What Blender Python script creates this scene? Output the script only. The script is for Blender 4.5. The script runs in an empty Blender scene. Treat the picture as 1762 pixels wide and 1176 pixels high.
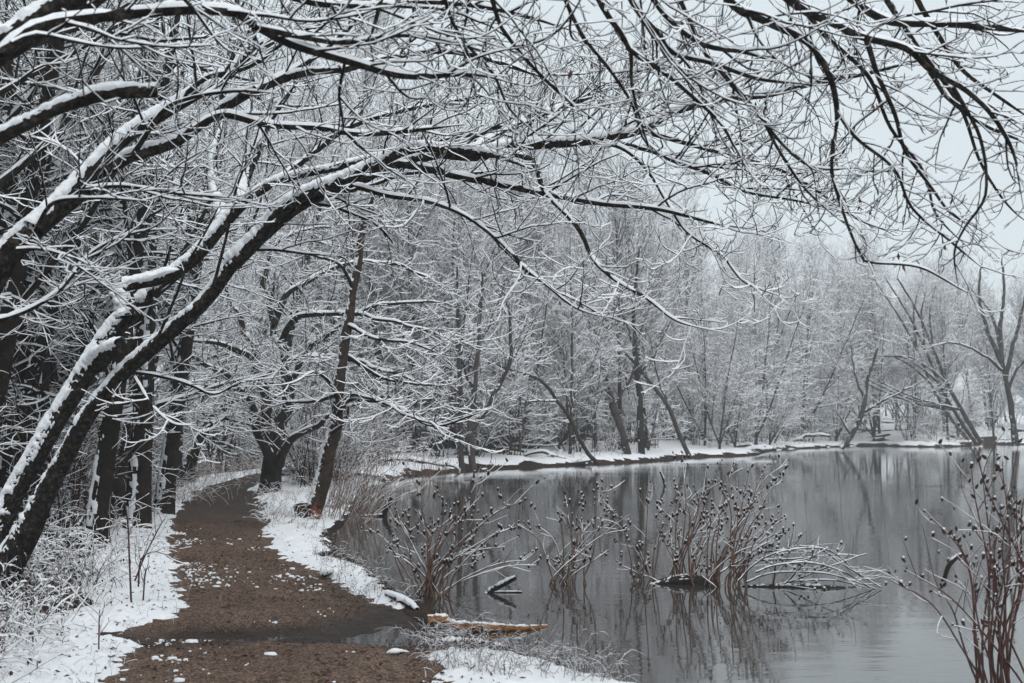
import bpy, math
import numpy as np
from mathutils import Vector

scene = bpy.context.scene
col = scene.collection
rng = np.random.default_rng(11)

# ------------------------------------------------------------------ camera
FPX, WPX, HPX, YH, CH = 2000.0, 1762.0, 1176.0, 728.0, 1.65
PITCH = math.atan((YH - HPX / 2) / FPX)
cd = bpy.data.cameras.new('camera')
cam = bpy.data.objects.new('camera', cd)
col.objects.link(cam)
cam.location = (0, 0, CH)
cam.rotation_euler = (math.radians(90) + PITCH, 0, 0)
cd.sensor_width = 36.0
cd.lens = 36.0 * FPX / WPX
cd.clip_start = 0.05
cd.clip_end = 2000
cd.dof.use_dof = True
cd.dof.focus_distance = 13.0
cd.dof.aperture_fstop = 4.0
scene.camera = cam

# ------------------------------------------------------------------ world, sun, exposure
SUN_EL, SUN_AZ = math.radians(62), math.radians(150)
world = bpy.data.worlds.new('World')
scene.world = world
world.use_nodes = True
wn = world.node_tree
bg = wn.nodes['Background']
sky = wn.nodes.new('ShaderNodeTexSky')
sky.sky_type = 'NISHITA'
sky.sun_disc = False
sky.sun_elevation = SUN_EL
sky.sun_rotation = SUN_AZ
sky.air_density = 1.0
sky.dust_density = 4.0
veil = wn.nodes.new('ShaderNodeMixRGB')         # even cloud layer over the clear sky
veil.inputs[0].default_value = 0.9
veil.inputs[2].default_value = (7.55, 8.4, 8.8, 1)
wn.links.new(sky.outputs[0], veil.inputs[1])
wn.links.new(veil.outputs[0], bg.inputs[0])
bg.inputs[1].default_value = 0.10
sl = bpy.data.lights.new('sun', 'SUN')
sl.energy = 1.3
sl.angle = math.radians(60)
sl.color = (1.0, 0.955, 0.93)
sun = bpy.data.objects.new('sun', sl)
col.objects.link(sun)
sun.rotation_euler = (math.radians(90) - SUN_EL, 0, math.radians(180) - SUN_AZ)
scene.view_settings.view_transform = 'Standard'
scene.view_settings.look = 'None'
scene.view_settings.exposure = 0.08
scene.view_settings.gamma = 1.0
scene.render.engine = 'CYCLES'
scene.cycles.use_denoising = True
scene.cycles.max_bounces = 6
scene.cycles.diffuse_bounces = 3
scene.cycles.glossy_bounces = 3
scene.cycles.volume_bounces = 2

# ------------------------------------------------------------------ pixel helpers (target pixels -> metres)
CP, SP = math.cos(PITCH), math.sin(PITCH)
def P(px, py, d):
    """point on the ray of a photo pixel at forward distance d"""
    px, py, d = np.asarray(px, float), np.asarray(py, float), np.asarray(d, float)
    rx = px - WPX / 2
    ry = CP * FPX - SP * (HPX / 2 - py)
    rz = SP * FPX + CP * (HPX / 2 - py)
    s = d / ry
    return np.stack([rx * s, d + 0 * rx, CH + rz * s], -1)
def G(px, py, z=0.0):
    """point of the ground plane z under a photo pixel"""
    rx = px - WPX / 2
    ry = CP * FPX - SP * (HPX / 2 - py)
    rz = SP * FPX + CP * (HPX / 2 - py)
    s = (z - CH) / rz
    return np.array([rx * s, ry * s, z])

# ------------------------------------------------------------------ noise
def _hash(i, j, k, s):
    h = (i * 374761393 + j * 668265263 + k * 2147483647 + s * 1274126177) & 0xFFFFFFFF
    h = ((h ^ (h >> 13)) * 1274126177) & 0xFFFFFFFF
    return ((h ^ (h >> 16)) & 0xFFFF) / 32767.5 - 1.0
def vnoise(p, seed=0):
    p = np.asarray(p, float)
    f = np.floor(p).astype(np.int64)
    t = p - f
    t = t * t * (3 - 2 * t)
    r = 0
    for a in (0, 1):
        wa = t[..., 0] if a else 1 - t[..., 0]
        for b in (0, 1):
            wb = t[..., 1] if b else 1 - t[..., 1]
            for c in (0, 1):
                wc = t[..., 2] if c else 1 - t[..., 2]
                r = r + wa * wb * wc * _hash(f[..., 0] + a, f[..., 1] + b, f[..., 2] + c, seed)
    return r
def fbm(p, octv=3, seed=0):
    r, a, s = 0, 1.0, 0
    p = np.asarray(p, float)
    for o in range(octv):
        r = r + a * vnoise(p * 2.03 ** o + o * 17.1, seed + o)
        s += a
        a *= 0.55
    return r / s
def n2(x, y, f, octv=3, seed=0):
    return fbm(np.stack([x * f, y * f, 0 * x + seed * 3.7], -1), octv, seed)
def sstep(a, b, x):
    t = np.clip((x - a) / (b - a), 0, 1)
    return t * t * (3 - 2 * t)

# ------------------------------------------------------------------ object helpers
def tag(o, label=None, cat=None, group=None, kind=None):
    if label: o['label'] = label
    if cat: o['category'] = cat
    if group: o['group'] = group
    if kind: o['kind'] = kind
    return o
def empty(name, loc=(0, 0, 0)):
    o = bpy.data.objects.new(name, None)
    o.empty_display_size = 0.2
    col.objects.link(o)
    o.location = loc
    return o
def mesh_from(name, v, f, mats, smooth=True, midx=None):
    """v (N,3); f list of int arrays (M,3) or (M,4)"""
    me = bpy.data.meshes.new(name)
    v = np.ascontiguousarray(v, np.float32)
    if not isinstance(f, (list, tuple)): f = [f]
    f = [np.asarray(a, np.int32) for a in f if len(a)]
    loops = np.concatenate([a.ravel() for a in f])
    tot = np.concatenate([np.full(len(a), a.shape[1], np.int32) for a in f])
    st = np.concatenate([[0], np.cumsum(tot)[:-1]]).astype(np.int32)
    me.vertices.add(len(v)); me.vertices.foreach_set('co', v.ravel())
    me.loops.add(len(loops)); me.loops.foreach_set('vertex_index', loops)
    me.polygons.add(len(tot)); me.polygons.foreach_set('loop_start', st)
    me.polygons.foreach_set('loop_total', tot)
    if midx is not None: me.polygons.foreach_set('material_index', np.asarray(midx, np.int32))
    me.polygons.foreach_set('use_smooth', np.full(len(tot), smooth))
    if not isinstance(mats, (list, tuple)): mats = [mats]
    for m in mats: me.materials.append(m)
    me.update(calc_edges=True)
    return me
def obj(name, me, parent=None, loc=None):
    o = bpy.data.objects.new(name, me)
    col.objects.link(o)
    if parent is not None: o.parent = parent
    if loc is not None: o.location = loc
    return o
class MB:
    """collects geometry; .mesh() gives one mesh"""
    def __init__(s): s.v, s.f, s.m, s.n = [], [], [], 0
    def add(s, v, f, m=0):
        v = np.asarray(v, float).reshape(-1, 3)
        if not isinstance(f, (list, tuple)): f = [f]
        for a in f:
            a = np.asarray(a)
            if len(a): s.f.append(a + s.n); s.m.append(np.full(len(a), m))
        s.v.append(v); s.n += len(v)
    def mesh(s, name, mats, off=(0, 0, 0), smooth=True):
        q = [i for i, a in enumerate(s.f)]
        return mesh_from(name, np.concatenate(s.v) - np.asarray(off, float), s.f, mats, smooth,
                         np.concatenate(s.m) if isinstance(mats, (list, tuple)) else None)

# ------------------------------------------------------------------ branch geometry (all branches of a level at once)
def norm(a):
    return a / np.maximum(np.linalg.norm(a, axis=-1, keepdims=True), 1e-9)
UPV = np.array([0, 0, 1.0])
def frames(pts):
    T = norm(np.gradient(pts, axis=1))
    C = norm(pts[:, -1] - pts[:, 0])
    S0 = np.cross(C, UPV)
    small = np.linalg.norm(S0, axis=1) < 0.15
    S0[small] = np.cross(C[small], np.array([0.3, 1, 0])) if small.any() else S0[small]
    S0 = norm(S0)[:, None, :]
    S = norm(S0 - T * (T * S0).sum(-1, keepdims=True))
    U = np.cross(S, T)
    flip = (U[..., 2].mean(1) < 0)
    S[flip] *= -1; U[flip] *= -1
    return T, S, U
def ringfaces(N, n, k, closed=True):
    b = (np.arange(N) * n * k)[:, None, None]
    i = np.arange(n - 1)[None, :, None] * k
    kk = k if closed else k - 1
    j = np.arange(kk)[None, None, :]
    j2 = (j + 1) % k
    return np.stack(np.broadcast_arrays(b + i + j, b + i + j2, b + i + k + j2, b + i + k + j), -1).reshape(-1, 4)
def bark_tubes(mb, pts, rad, k, m=0):
    T, S, U = frames(pts)
    a = np.arange(k) * 2 * np.pi / k + np.pi / k
    v = pts[:, :, None] + rad[:, :, None, None] * (np.cos(a)[None, None, :, None] * S[:, :, None] + np.sin(a)[None, None, :, None] * U[:, :, None])
    N, n = rad.shape
    mb.add(v, ringfaces(N, n, k), m)
def snow_tubes(mb, pts, rad, load=1.0, fine=True, m=0, base=0.005, rel=0.9, cap=0.045, gap=0.12, seed=1):
    """a ridge of snow lying along the top of each branch"""
    T, S, U = frames(pts)
    N, n = rad.shape
    f = np.clip(1.12 - np.abs(T[..., 2]) * 1.12, 0, 1) ** 0.6
    ph = rng.uniform(0, 100, (N, 1))
    step = np.linalg.norm(np.diff(pts, axis=1), axis=2).mean(1, keepdims=True)
    s = np.arange(n)[None] * step
    nz = vnoise(np.stack([s * 9 + ph, ph + 0 * s, 0 * s + seed], -1), 5)
    nz2 = vnoise(np.stack([s * 31 + ph, ph + 0 * s, 0 * s + seed], -1), 6)
    f = f * np.clip((nz + 1 - gap * 2 + 0.25) * 1.3, 0, 1) * (1 + 0.38 * nz2)
    f = f * np.clip((rad * 0 + load), 0, 3)
    h = np.minimum(base + rel * rad, cap) * f
    on = np.clip(f * 1.6, 0, 1)
    w = rad * (0.35 + 0.52 * on) + 0.28 * h
    top = rad * (0.45 + 0.5 * on) + h
    bot = rad * 0.38
    w[:, -1] *= 0.4
    if fine == 'low': cs = [(-1, 0.0), (0.0, 1.0), (1, 0.0)]
    elif fine:
        cs = [(-1, 0.0), (-0.85, 0.62), (-0.3, 1.0), (0.3, 1.0), (0.85, 0.62), (1, 0.0)]
    else:
        cs = [(-1, 0.0), (-0.5, 0.95), (0.5, 0.95), (1, 0.0)]
    cs = np.array(cs)
    k = len(cs)
    v = pts[:, :, None] + (w[..., None] * cs[:, 0])[..., None] * S[:, :, None] + (bot[..., None] + (top - bot)[..., None] * cs[:, 1])[..., None] * U[:, :, None]
    mb.add(v, ringfaces(N, n, k, closed=False), m)
def grow(p0, d0, L, r0, n, wob=0.12, lift=0.0, sag=0.0, r1=0.35):
    """N branches growing from p0 along d0; lift turns the tips up, sag pulls the middle down"""
    N = len(p0)
    pts = np.empty((N, n, 3)); pts[:, 0] = p0
    d = norm(d0); st = (L / (n - 1))[:, None]
    bend = rng.normal(0, wob * 1.3, (N, 3))
    for i in range(1, n):
        t = i / (n - 1)
        d = d + bend * 0.6 / (n - 1) * 4 + rng.normal(0, wob, (N, 3)) * (0.9 if n < 7 else 0.7)
        d[:, 2] += (lift * t - sag * (1 - t)) / (n - 1)
        d = norm(d)
        pts[:, i] = pts[:, i - 1] + d * st
    t = np.linspace(0, 1, n)[None]
    rad = r0[:, None] * (1 - (1 - r1) * t)
    return pts, rad
def spawn(pts, rad, cnt, t0, t1, ang, asd, flat=0.5, upb=0.0, ends=True):
    """cnt children for each branch -> p0, d0, parent radius, t, parent index"""
    N, n = rad.shape
    T, S, U = frames(pts)
    idx = np.repeat(np.arange(N), cnt)
    M = len(idx)
    if M == 0: return None
    first = np.concatenate([[0], np.cumsum(cnt)[:-1]])
    k = np.arange(M) - np.repeat(first, cnt)
    t = t0 + (t1 - t0) * (k + rng.uniform(0.1, 0.9, M)) / np.repeat(cnt, cnt)
    x = t * (n - 1); i = np.clip(x.astype(int), 0, n - 2); w = (x - i)[:, None]
    lerp = lambda A: A[idx, i] * (1 - w) + A[idx, i + 1] * w
    p = lerp(pts); Tt = norm(lerp(T)); Ss = lerp(S); Uu = lerp(U)
    r = rad[idx, i] * (1 - w[:, 0]) + rad[idx, i + 1] * w[:, 0]
    side = np.where((k + idx) % 2 == 0, 1.0, -1.0)
    az = rng.normal(0, flat, M)
    a = np.radians(rng.normal(ang, asd, M))[:, None]
    lat = norm((np.cos(az) * side)[:, None] * Ss + (np.sin(az) + upb)[:, None] * Uu)
    d = np.cos(a) * Tt + np.sin(a) * lat
    return p, norm(d), r, t, idx
def blen(pts): return np.linalg.norm(np.diff(pts, axis=1), axis=2).sum(1)

def spline(cp, n, jit=0.0):
    """Catmull-Rom through control points (any columns), n even samples"""
    cp = np.asarray(cp, float)
    q = np.vstack([2 * cp[0] - cp[1], cp, 2 * cp[-1] - cp[-2]])
    out = []
    for i in range(1, len(q) - 2):
        t = np.linspace(0, 1, 12, endpoint=False)[:, None]
        a, b, c, d = q[i - 1], q[i], q[i + 1], q[i + 2]
        out.append(0.5 * (2 * b + (c - a) * t + (2 * a - 5 * b + 4 * c - d) * t ** 2 + (3 * b - a - 3 * c + d) * t ** 3))
    out.append(cp[-1:])
    out = np.vstack(out)
    s = np.concatenate([[0], np.cumsum(np.linalg.norm(np.diff(out[:, :3], axis=0), axis=1))])
    u = np.linspace(0, s[-1], n)
    o = np.stack([np.interp(u, s, out[:, j]) for j in range(out.shape[1])], 1)
    if jit:
        j = np.stack([vnoise(np.stack([u * 2.2, 0 * u + k * 7.3, 0 * u + float(cp[0, 0])], -1), 31 + k) for k in range(3)], 1)
        o[:, :3] += j * jit * sstep(0, 0.2, u)[:, None]
    return o
def limb_px(lst, d0, d1, w0=None, w1=None):
    """photo polyline (px, py[, width]) -> world control points with radius; depth runs d0..d1"""
    a = np.array([(q[0], q[1]) for q in lst], float)
    s = np.concatenate([[0], np.cumsum(np.linalg.norm(np.diff(a, axis=0), axis=1))]); s /= s[-1]
    d = d0 + (d1 - d0) * s
    if len(lst[0]) > 2: w = np.array([q[2] for q in lst], float)
    else: w = w0 + (w1 - w0) * s ** 0.8
    return np.column_stack([P(a[:, 0], a[:, 1], d), w * 0.5 * d / FPX])

def fat_limb(mb, sb, c, k=16, snowdir=(-0.3, -0.25, 1), thr=0.35, thick=0.035, nfreq=12, blunt=False, bump=0.085, seed=0, patch=0.4, hi=True):
    """a thick trunk or limb: rough bark tube and a shell of snow plastered on its upper side"""
    n = max(8, int(blen(c[None, :, :3])[0] / 0.05))
    n = min(n, 220)
    c = spline(c, n)
    pts, r = c[None, :, :3], c[None, :, 3]
    T, S, U = frames(pts)
    a = np.arange(k) * 2 * np.pi / k
    dirs = np.cos(a)[None, None, :, None] * S[:, :, None] + np.sin(a)[None, None, :, None] * U[:, :, None]
    u = np.linspace(0, blen(pts)[0], n)
    q = np.stack(np.broadcast_arrays(np.cos(a)[None] * 2.2, np.sin(a)[None] * 2.2, u[:, None] * 1.6 + seed * 5.1), -1)
    q2 = np.stack(np.broadcast_arrays(np.cos(a)[None] * 6, np.sin(a)[None] * 6, u[:, None] * 2.5 + seed), -1)
    rr = r[0][:, None] * (1 + bump * 1.6 * vnoise(q, 3 + seed) + bump * vnoise(q2, 4 + seed))
    v = pts[:, :, None] + rr[None, :, :, None] * dirs
    mb.add(v, ringfaces(1, n, k))
    if blunt:
        e = pts[0, -1] + T[0, -1] * r[0, -1] * 0.15
        ring = v[0, -1]
        mb.add(np.vstack([ring, e[None]]), np.stack([np.arange(k), (np.arange(k) + 1) % k, np.full(k, k)], 1))
    # snow shell, finer than the bark
    k2, n2_ = (max(k * 2, 24), min(n * 3, 520)) if hi else (20, min(n * 2, 240))
    c2 = spline(c, n2_)
    pts, r = c2[None, :, :3], c2[None, :, 3]
    T, S, U = frames(pts)
    a = np.arange(k2) * 2 * np.pi / k2
    dirs = np.cos(a)[None, None, :, None] * S[:, :, None] + np.sin(a)[None, None, :, None] * U[:, :, None]
    u = np.linspace(0, blen(pts)[0], n2_)
    q = np.stack(np.broadcast_arrays(np.cos(a)[None] * 2.2, np.sin(a)[None] * 2.2, u[:, None] * 1.6 + seed * 5.1), -1)
    q2 = np.stack(np.broadcast_arrays(np.cos(a)[None] * 6, np.sin(a)[None] * 6, u[:, None] * 2.5 + seed), -1)
    rr = r[0][:, None] * (1 + bump * 1.6 * vnoise(q, 3 + seed) + bump * vnoise(q2, 4 + seed))
    sd = norm(np.array(snowdir, float))
    fac = (dirs[0] * sd).sum(-1)
    pos = pts[0][:, None] + rr[..., None] * dirs[0]
    nz = fbm(pos * nfreq, 3, 50 + seed); nz2 = vnoise(pos * nfreq * 4.5, 60 + seed) + 0.7 * vnoise(pos * nfreq * 11, 61 + seed)
    mval = fac - thr - 0.12 + patch * nz + 0.62 * patch * nz2
    th = np.clip(mval * 3.0, 0, 1) ** 0.6 * np.minimum(thick, r[0] * 0.7)[:, None] * (0.8 + 0.35 * nz + 0.22 * nz2) - 0.007 * (mval < 0) - np.clip(-mval, 0, 1) * 0.05 * r[0][:, None] - 0.002
    v = pts[0][:, None] + (rr + th)[..., None] * dirs[0]
    keep = mval > -0.12
    fc = ringfaces(1, n2_, k2)
    kf = keep.reshape(-1)[fc].any(1)
    fc = fc[kf]
    used, inv = np.unique(fc, return_inverse=True)
    if len(used): sb.add(v.reshape(-1, 3)[used], inv.reshape(-1, 4))

# ------------------------------------------------------------------ materials
def mat(name, rough=0.9):
    m = bpy.data.materials.new(name); m.use_nodes = True
    nt = m.node_tree; b = nt.nodes['Principled BSDF']
    b.inputs['Roughness'].default_value = rough
    b.inputs['Specular IOR Level'].default_value = 0.15
    return m, nt, b
def N(nt, typ, **kw):
    n = nt.nodes.new(typ)
    for k, v in kw.items():
        if k.startswith('i_'):
            key = k[2:]
            key = int(key) if key.isdigit() else key.replace('_', ' ')
            n.inputs[key].default_value = v
        else: setattr(n, k, v)
    return n
def ramp(nt, stops):
    r = nt.nodes.new('ShaderNodeValToRGB')
    e = r.color_ramp.elements
    while len(e) < len(stops): e.new(0.5)
    for i, (p, c) in enumerate(stops):
        e[i].position = p; e[i].color = (*c, 1)
    return r
def coords(nt, scale=(1, 1, 1), which='Object'):
    t = nt.nodes.new('ShaderNodeTexCoord')
    mp = nt.nodes.new('ShaderNodeMapping'); mp.inputs['Scale'].default_value = scale
    nt.links.new(t.outputs[which], mp.inputs['Vector'])
    return mp.outputs[0]
def noise_mat(name, stops, scale=8, detail=6, rough=0.9, stretch=(1, 1, 1), bump=0.0, bscale=40, bdist=0.01, rand=0.0):
    m, nt, b = mat(name, rough)
    co = coords(nt, stretch)
    nz = N(nt, 'ShaderNodeTexNoise', i_Scale=scale, i_Detail=detail, i_Roughness=0.65)
    nt.links.new(co, nz.inputs['Vector'])
    r = ramp(nt, stops)
    nt.links.new(nz.outputs['Fac'], r.inputs[0])
    nt.links.new(r.outputs[0], b.inputs['Base Color'])
    if rand:
        oi = nt.nodes.new('ShaderNodeObjectInfo')
        hs = N(nt, 'ShaderNodeHueSaturation')
        mr = N(nt, 'ShaderNodeMapRange'); mr.inputs['To Min'].default_value = 1 - rand; mr.inputs['To Max'].default_value = 1 + rand
        nt.links.new(oi.outputs['Random'], mr.inputs['Value'])
        nt.links.new(mr.outputs[0], hs.inputs['Value'])
        nt.links.new(r.outputs[0], hs.inputs['Color'])
        nt.links.new(hs.outputs[0], b.inputs['Base Color'])
    if bump:
        n3 = N(nt, 'ShaderNodeTexNoise', i_Scale=bscale, i_Detail=5.0)
        nt.links.new(co, n3.inputs['Vector'])
        bp = N(nt, 'ShaderNodeBump', i_Strength=bump, i_Distance=bdist)
        nt.links.new(n3.outputs['Fac'], bp.inputs['Height'])
        nt.links.new(bp.outputs[0], b.inputs['Normal'])
    return m
M = {}
M['bark'] = noise_mat('dark_wet_bark', [(0.3, (0.004, 0.0036, 0.0034)), (0.5, (0.014, 0.012, 0.0105)), (0.66, (0.062, 0.053, 0.044))], 26, 10, 0.95, bump=1.0, bscale=38, bdist=0.02)
M['twig'] = noise_mat('dark_twig_bark', [(0.3, (0.008, 0.006, 0.006)), (0.7, (0.028, 0.019, 0.016))], 5, 3, 0.9)
M['bark_mid'] = noise_mat('grey_brown_bark', [(0.3, (0.010, 0.008, 0.007)), (0.6, (0.028, 0.022, 0.018)), (0.78, (0.065, 0.052, 0.043))], 6, 6, 0.9, bump=0.6, bscale=18, bdist=0.03, rand=0.3)
M['bark_brown'] = noise_mat('brown_bark', [(0.3, (0.020, 0.014, 0.011)), (0.6, (0.055, 0.040, 0.032)), (0.78, (0.11, 0.085, 0.068))], 8, 6, 0.9, bump=0.7, bscale=20, bdist=0.03)
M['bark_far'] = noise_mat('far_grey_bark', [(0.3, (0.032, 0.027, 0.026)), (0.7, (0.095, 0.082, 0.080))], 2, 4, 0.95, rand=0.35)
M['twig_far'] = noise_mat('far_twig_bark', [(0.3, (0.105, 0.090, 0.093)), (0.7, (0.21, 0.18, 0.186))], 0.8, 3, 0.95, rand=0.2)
M['snow'] = noise_mat('fresh_snow', [(0.3, (0.78, 0.80, 0.83)), (0.7, (0.88, 0.895, 0.92))], 12, 4, 0.8, bump=0.6, bscale=45, bdist=0.015)
M['snow_far'] = noise_mat('snow_on_far_twigs', [(0.3, (0.80, 0.82, 0.85)), (0.7, (0.88, 0.895, 0.92))], 3, 2, 0.8)
M['stem'] = noise_mat('reddish_stem', [(0.3, (0.085, 0.046, 0.034)), (0.7, (0.25, 0.16, 0.12))], 9, 4, 0.75)
M['reed'] = noise_mat('dry_tan_stem', [(0.3, (0.13, 0.075, 0.055)), (0.7, (0.30, 0.20, 0.15))], 5, 3, 0.85)
M['weed'] = noise_mat('dry_weed', [(0.3, (0.032, 0.016, 0.014)), (0.7, (0.115, 0.055, 0.045))], 4, 3, 0.85)
M['bud'] = noise_mat('dark_seed_capsule', [(0.3, (0.018, 0.011, 0.009)), (0.7, (0.060, 0.036, 0.027))], 30, 3, 0.8)
M['leaf'] = noise_mat('dry_orange_leaf', [(0.3, (0.06, 0.025, 0.015)), (0.7, (0.17, 0.075, 0.042))], 20, 3, 0.8)
M['orange_wood'] = noise_mat('peeled_orange_wood', [(0.30, (0.06, 0.028, 0.014)), (0.52, (0.27, 0.115, 0.040)), (0.75, (0.42, 0.22, 0.09))], 7, 5, 0.7, stretch=(1, 4, 4), bump=0.4, bscale=25)
M['wet_log'] = noise_mat('wet_black_log', [(0.3, (0.008, 0.007, 0.006)), (0.7, (0.035, 0.028, 0.022))], 10, 5, 0.5, bump=0.5, bscale=30)
M['chewed'] = noise_mat('gnawed_red_wood', [(0.35, (0.03, 0.014, 0.010)), (0.65, (0.19, 0.072, 0.04))], 5, 6, 0.8, stretch=(1, 1, 0.4), bump=0.6, bscale=20, bdist=0.02)

def ground_material():
    m, nt, b = mat('forest_floor', 0.9)
    co = coords(nt)
    n1 = N(nt, 'ShaderNodeTexNoise', i_Scale=1.3, i_Detail=6.0)
    n2_ = N(nt, 'ShaderNodeTexVoronoi', i_Scale=38.0)
    nt.links.new(co, n1.inputs['Vector']); nt.links.new(co, n2_.inputs['Vector'])
    r1 = ramp(nt, [(0.3, (0.016, 0.012, 0.010)), (0.7, (0.055, 0.038, 0.030))])
    nt.links.new(n1.outputs['Fac'], r1.inputs[0])
    r2 = ramp(nt, [(0.0, (0.35, 0.30, 0.28)), (1.0, (1.5, 1.35, 1.25))])
    nt.links.new(n2_.outputs['Color'], r2.inputs[0])
    mx = N(nt, 'ShaderNodeMixRGB', blend_type='MULTIPLY'); mx.inputs[0].default_value = 1
    nt.links.new(r1.outputs[0], mx.inputs[1]); nt.links.new(r2.outputs[0], mx.inputs[2])
    nt.links.new(mx.outputs[0], b.inputs['Base Color'])
    bp = N(nt, 'ShaderNodeBump', i_Strength=0.8, i_Distance=0.02)
    nt.links.new(n2_.outputs['Distance'], bp.inputs['Height']); nt.links.new(bp.outputs[0], b.inputs['Normal'])
    return m
def path_material():
    m, nt, b = mat('wood_chip_gravel', 0.85)
    co = coords(nt)
    big = N(nt, 'ShaderNodeTexNoise', i_Scale=0.9, i_Detail=5.0, i_Roughness=0.6)
    mid = N(nt, 'ShaderNodeTexNoise', i_Scale=9.0, i_Detail=6.0, i_Roughness=0.7)
    v1 = N(nt, 'ShaderNodeTexVoronoi', i_Scale=70.0)
    v2 = N(nt, 'ShaderNodeTexVoronoi', i_Scale=150.0)
    for n in (big, mid, v1, v2): nt.links.new(co, n.inputs['Vector'])
    r1 = ramp(nt, [(0.30, (0.085, 0.058, 0.046)), (0.55, (0.16, 0.113, 0.090)), (0.75, (0.25, 0.185, 0.150))])
    add = N(nt, 'ShaderNodeMath', operation='ADD'); sc = N(nt, 'ShaderNodeMath', operation='MULTIPLY'); sc.inputs[1].default_value = 0.5
    nt.links.new(big.outputs['Fac'], add.inputs[0]); nt.links.new(mid.outputs['Fac'], add.inputs[1]); nt.links.new(add.outputs[0], sc.inputs[0])
    nt.links.new(sc.outputs[0], r1.inputs[0])
    r2 = ramp(nt, [(0.0, (0.25, 0.24, 0.23)), (0.5, (0.85, 0.83, 0.8)), (1.0, (2.1, 1.95, 1.8))])
    nt.links.new(v1.outputs['Color'], r2.inputs[0])
    mx = N(nt, 'ShaderNodeMixRGB', blend_type='MULTIPLY'); mx.inputs[0].default_value = 1
    nt.links.new(r1.outputs[0], mx.inputs[1]); nt.links.new(r2.outputs[0], mx.inputs[2])
    r3 = ramp(nt, [(0.0, (0.5, 0.5, 0.5)), (1.0, (1.4, 1.4, 1.4))])
    nt.links.new(v2.outputs['Color'], r3.inputs[0])
    mx2 = N(nt, 'ShaderNodeMixRGB', blend_type='MULTIPLY'); mx2.inputs[0].default_value = 1
    nt.links.new(mx.outputs[0], mx2.inputs[1]); nt.links.new(r3.outputs[0], mx2.inputs[2])
    # soaked stretches: an attribute written on the mesh (wet where the path lies low)
    at = N(nt, 'ShaderNodeAttribute', attribute_name='wet')
    dark = N(nt, 'ShaderNodeMixRGB', blend_type='MULTIPLY'); dark.inputs[2].default_value = (0.22, 0.20, 0.20, 1)
    nt.links.new(at.outputs['Fac'], dark.inputs[0]); nt.links.new(mx2.outputs[0], dark.inputs[1])
    nt.links.new(dark.outputs[0], b.inputs['Base Color'])
    rr = N(nt, 'ShaderNodeMapRange'); rr.inputs['To Min'].default_value = 0.85; rr.inputs['To Max'].default_value = 0.45
    nt.links.new(at.outputs['Fac'], rr.inputs['Value']); nt.links.new(rr.outputs[0], b.inputs['Roughness'])
    bp = N(nt, 'ShaderNodeBump', i_Strength=0.9, i_Distance=0.012)
    nt.links.new(v1.outputs['Distance'], bp.inputs['Height']); nt.links.new(bp.outputs[0], b.inputs['Normal'])
    return m
def water_material():
    m, nt, b = mat('dark_pond_water', 0.035)
    b.inputs['Base Color'].default_value = (0.046, 0.042, 0.039, 1)
    b.inputs['IOR'].default_value = 2.0
    b.inputs['Specular IOR Level'].default_value = 0.5
    co = coords(nt, (0.55, 1.6, 1))
    n1 = N(nt, 'ShaderNodeTexNoise', i_Scale=2.6, i_Detail=3.0)
    n2_ = N(nt, 'ShaderNodeTexNoise', i_Scale=11.0, i_Detail=2.0)
    n3 = N(nt, 'ShaderNodeTexNoise', i_Scale=0.22, i_Detail=2.0)
    for n in (n1, n2_, n3): nt.links.new(co, n.inputs['Vector'])
    r3 = ramp(nt, [(0.42, (0.25, 0.25, 0.25)), (0.62, (1, 1, 1))])       # calm lanes and breezy lanes
    nt.links.new(n3.outputs['Fac'], r3.inputs[0])
    ad = N(nt, 'ShaderNodeMath', operation='MULTIPLY_ADD'); ad.inputs[1].default_value = 0.25
    nt.links.new(n2_.outputs['Fac'], ad.inputs[0]); nt.links.new(n1.outputs['Fac'], ad.inputs[2])
    mu = N(nt, 'ShaderNodeMath', operation='MULTIPLY')
    nt.links.new(ad.outputs[0], mu.inputs[0]); nt.links.new(r3.outputs[0], mu.inputs[1])
    bp = N(nt, 'ShaderNodeBump', i_Strength=0.16, i_Distance=0.02)
    nt.links.new(mu.outputs[0], bp.inputs['Height']); nt.links.new(bp.outputs[0], b.inputs['Normal'])
    return m
M['gravel'] = noise_mat('gravel', [(0.3, (0.05, 0.034, 0.027)), (0.55, (0.14, 0.10, 0.08)), (0.75, (0.30, 0.24, 0.20))], 40, 3, 0.85)
M['ground'] = ground_material(); M['path'] = path_material(); M['water'] = water_material()

# ------------------------------------------------------------------ lie of the land
shore_px = [(2600, 1135), (2100, 1195), (1750, 1225), (1400, 1225), (1160, 1200), (1030, 1172), (950, 1150), (870, 1122), (790, 1095), (745, 1065),
            (715, 1042), (670, 1022), (640, 992), (600, 968), (560, 942), (566, 915), (592, 897), (606, 875), (624, 852), (655, 832), (720, 817),
            (820, 808), (900, 804), (1000, 800), (1100, 795), (1200, 787), (1290, 783), (1325, 776), (1400, 771), (1500, 767), (1560, 769), (1640, 769), (1700, 765), (1762, 765), (1950, 762), (2300, 762), (2900, 775), (3600, 830)]
SH = np.array([G(x, y)[:2] for x, y in shore_px])
def shore(x, y):
    """signed distance to the waterline, positive on land"""
    best = np.full(x.shape, 1e9)
    inside = np.zeros(x.shape, bool)
    A = SH; B = np.roll(SH, -1, 0)
    for a, b in zip(A, B):
        e = b - a
        t = np.clip(((x - a[0]) * e[0] + (y - a[1]) * e[1]) / (e @ e + 1e-9), 0, 1)
        best = np.minimum(best, np.hypot(x - a[0] - t * e[0], y - a[1] - t * e[1]))
        c = (a[1] > y) != (b[1] > y)
        xi = a[0] + (y - a[1]) / (b[1] - a[1] + 1e-12) * e[0]
        inside ^= c & (x < xi)
    s = np.where(inside, -best, best)
    return s
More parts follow.
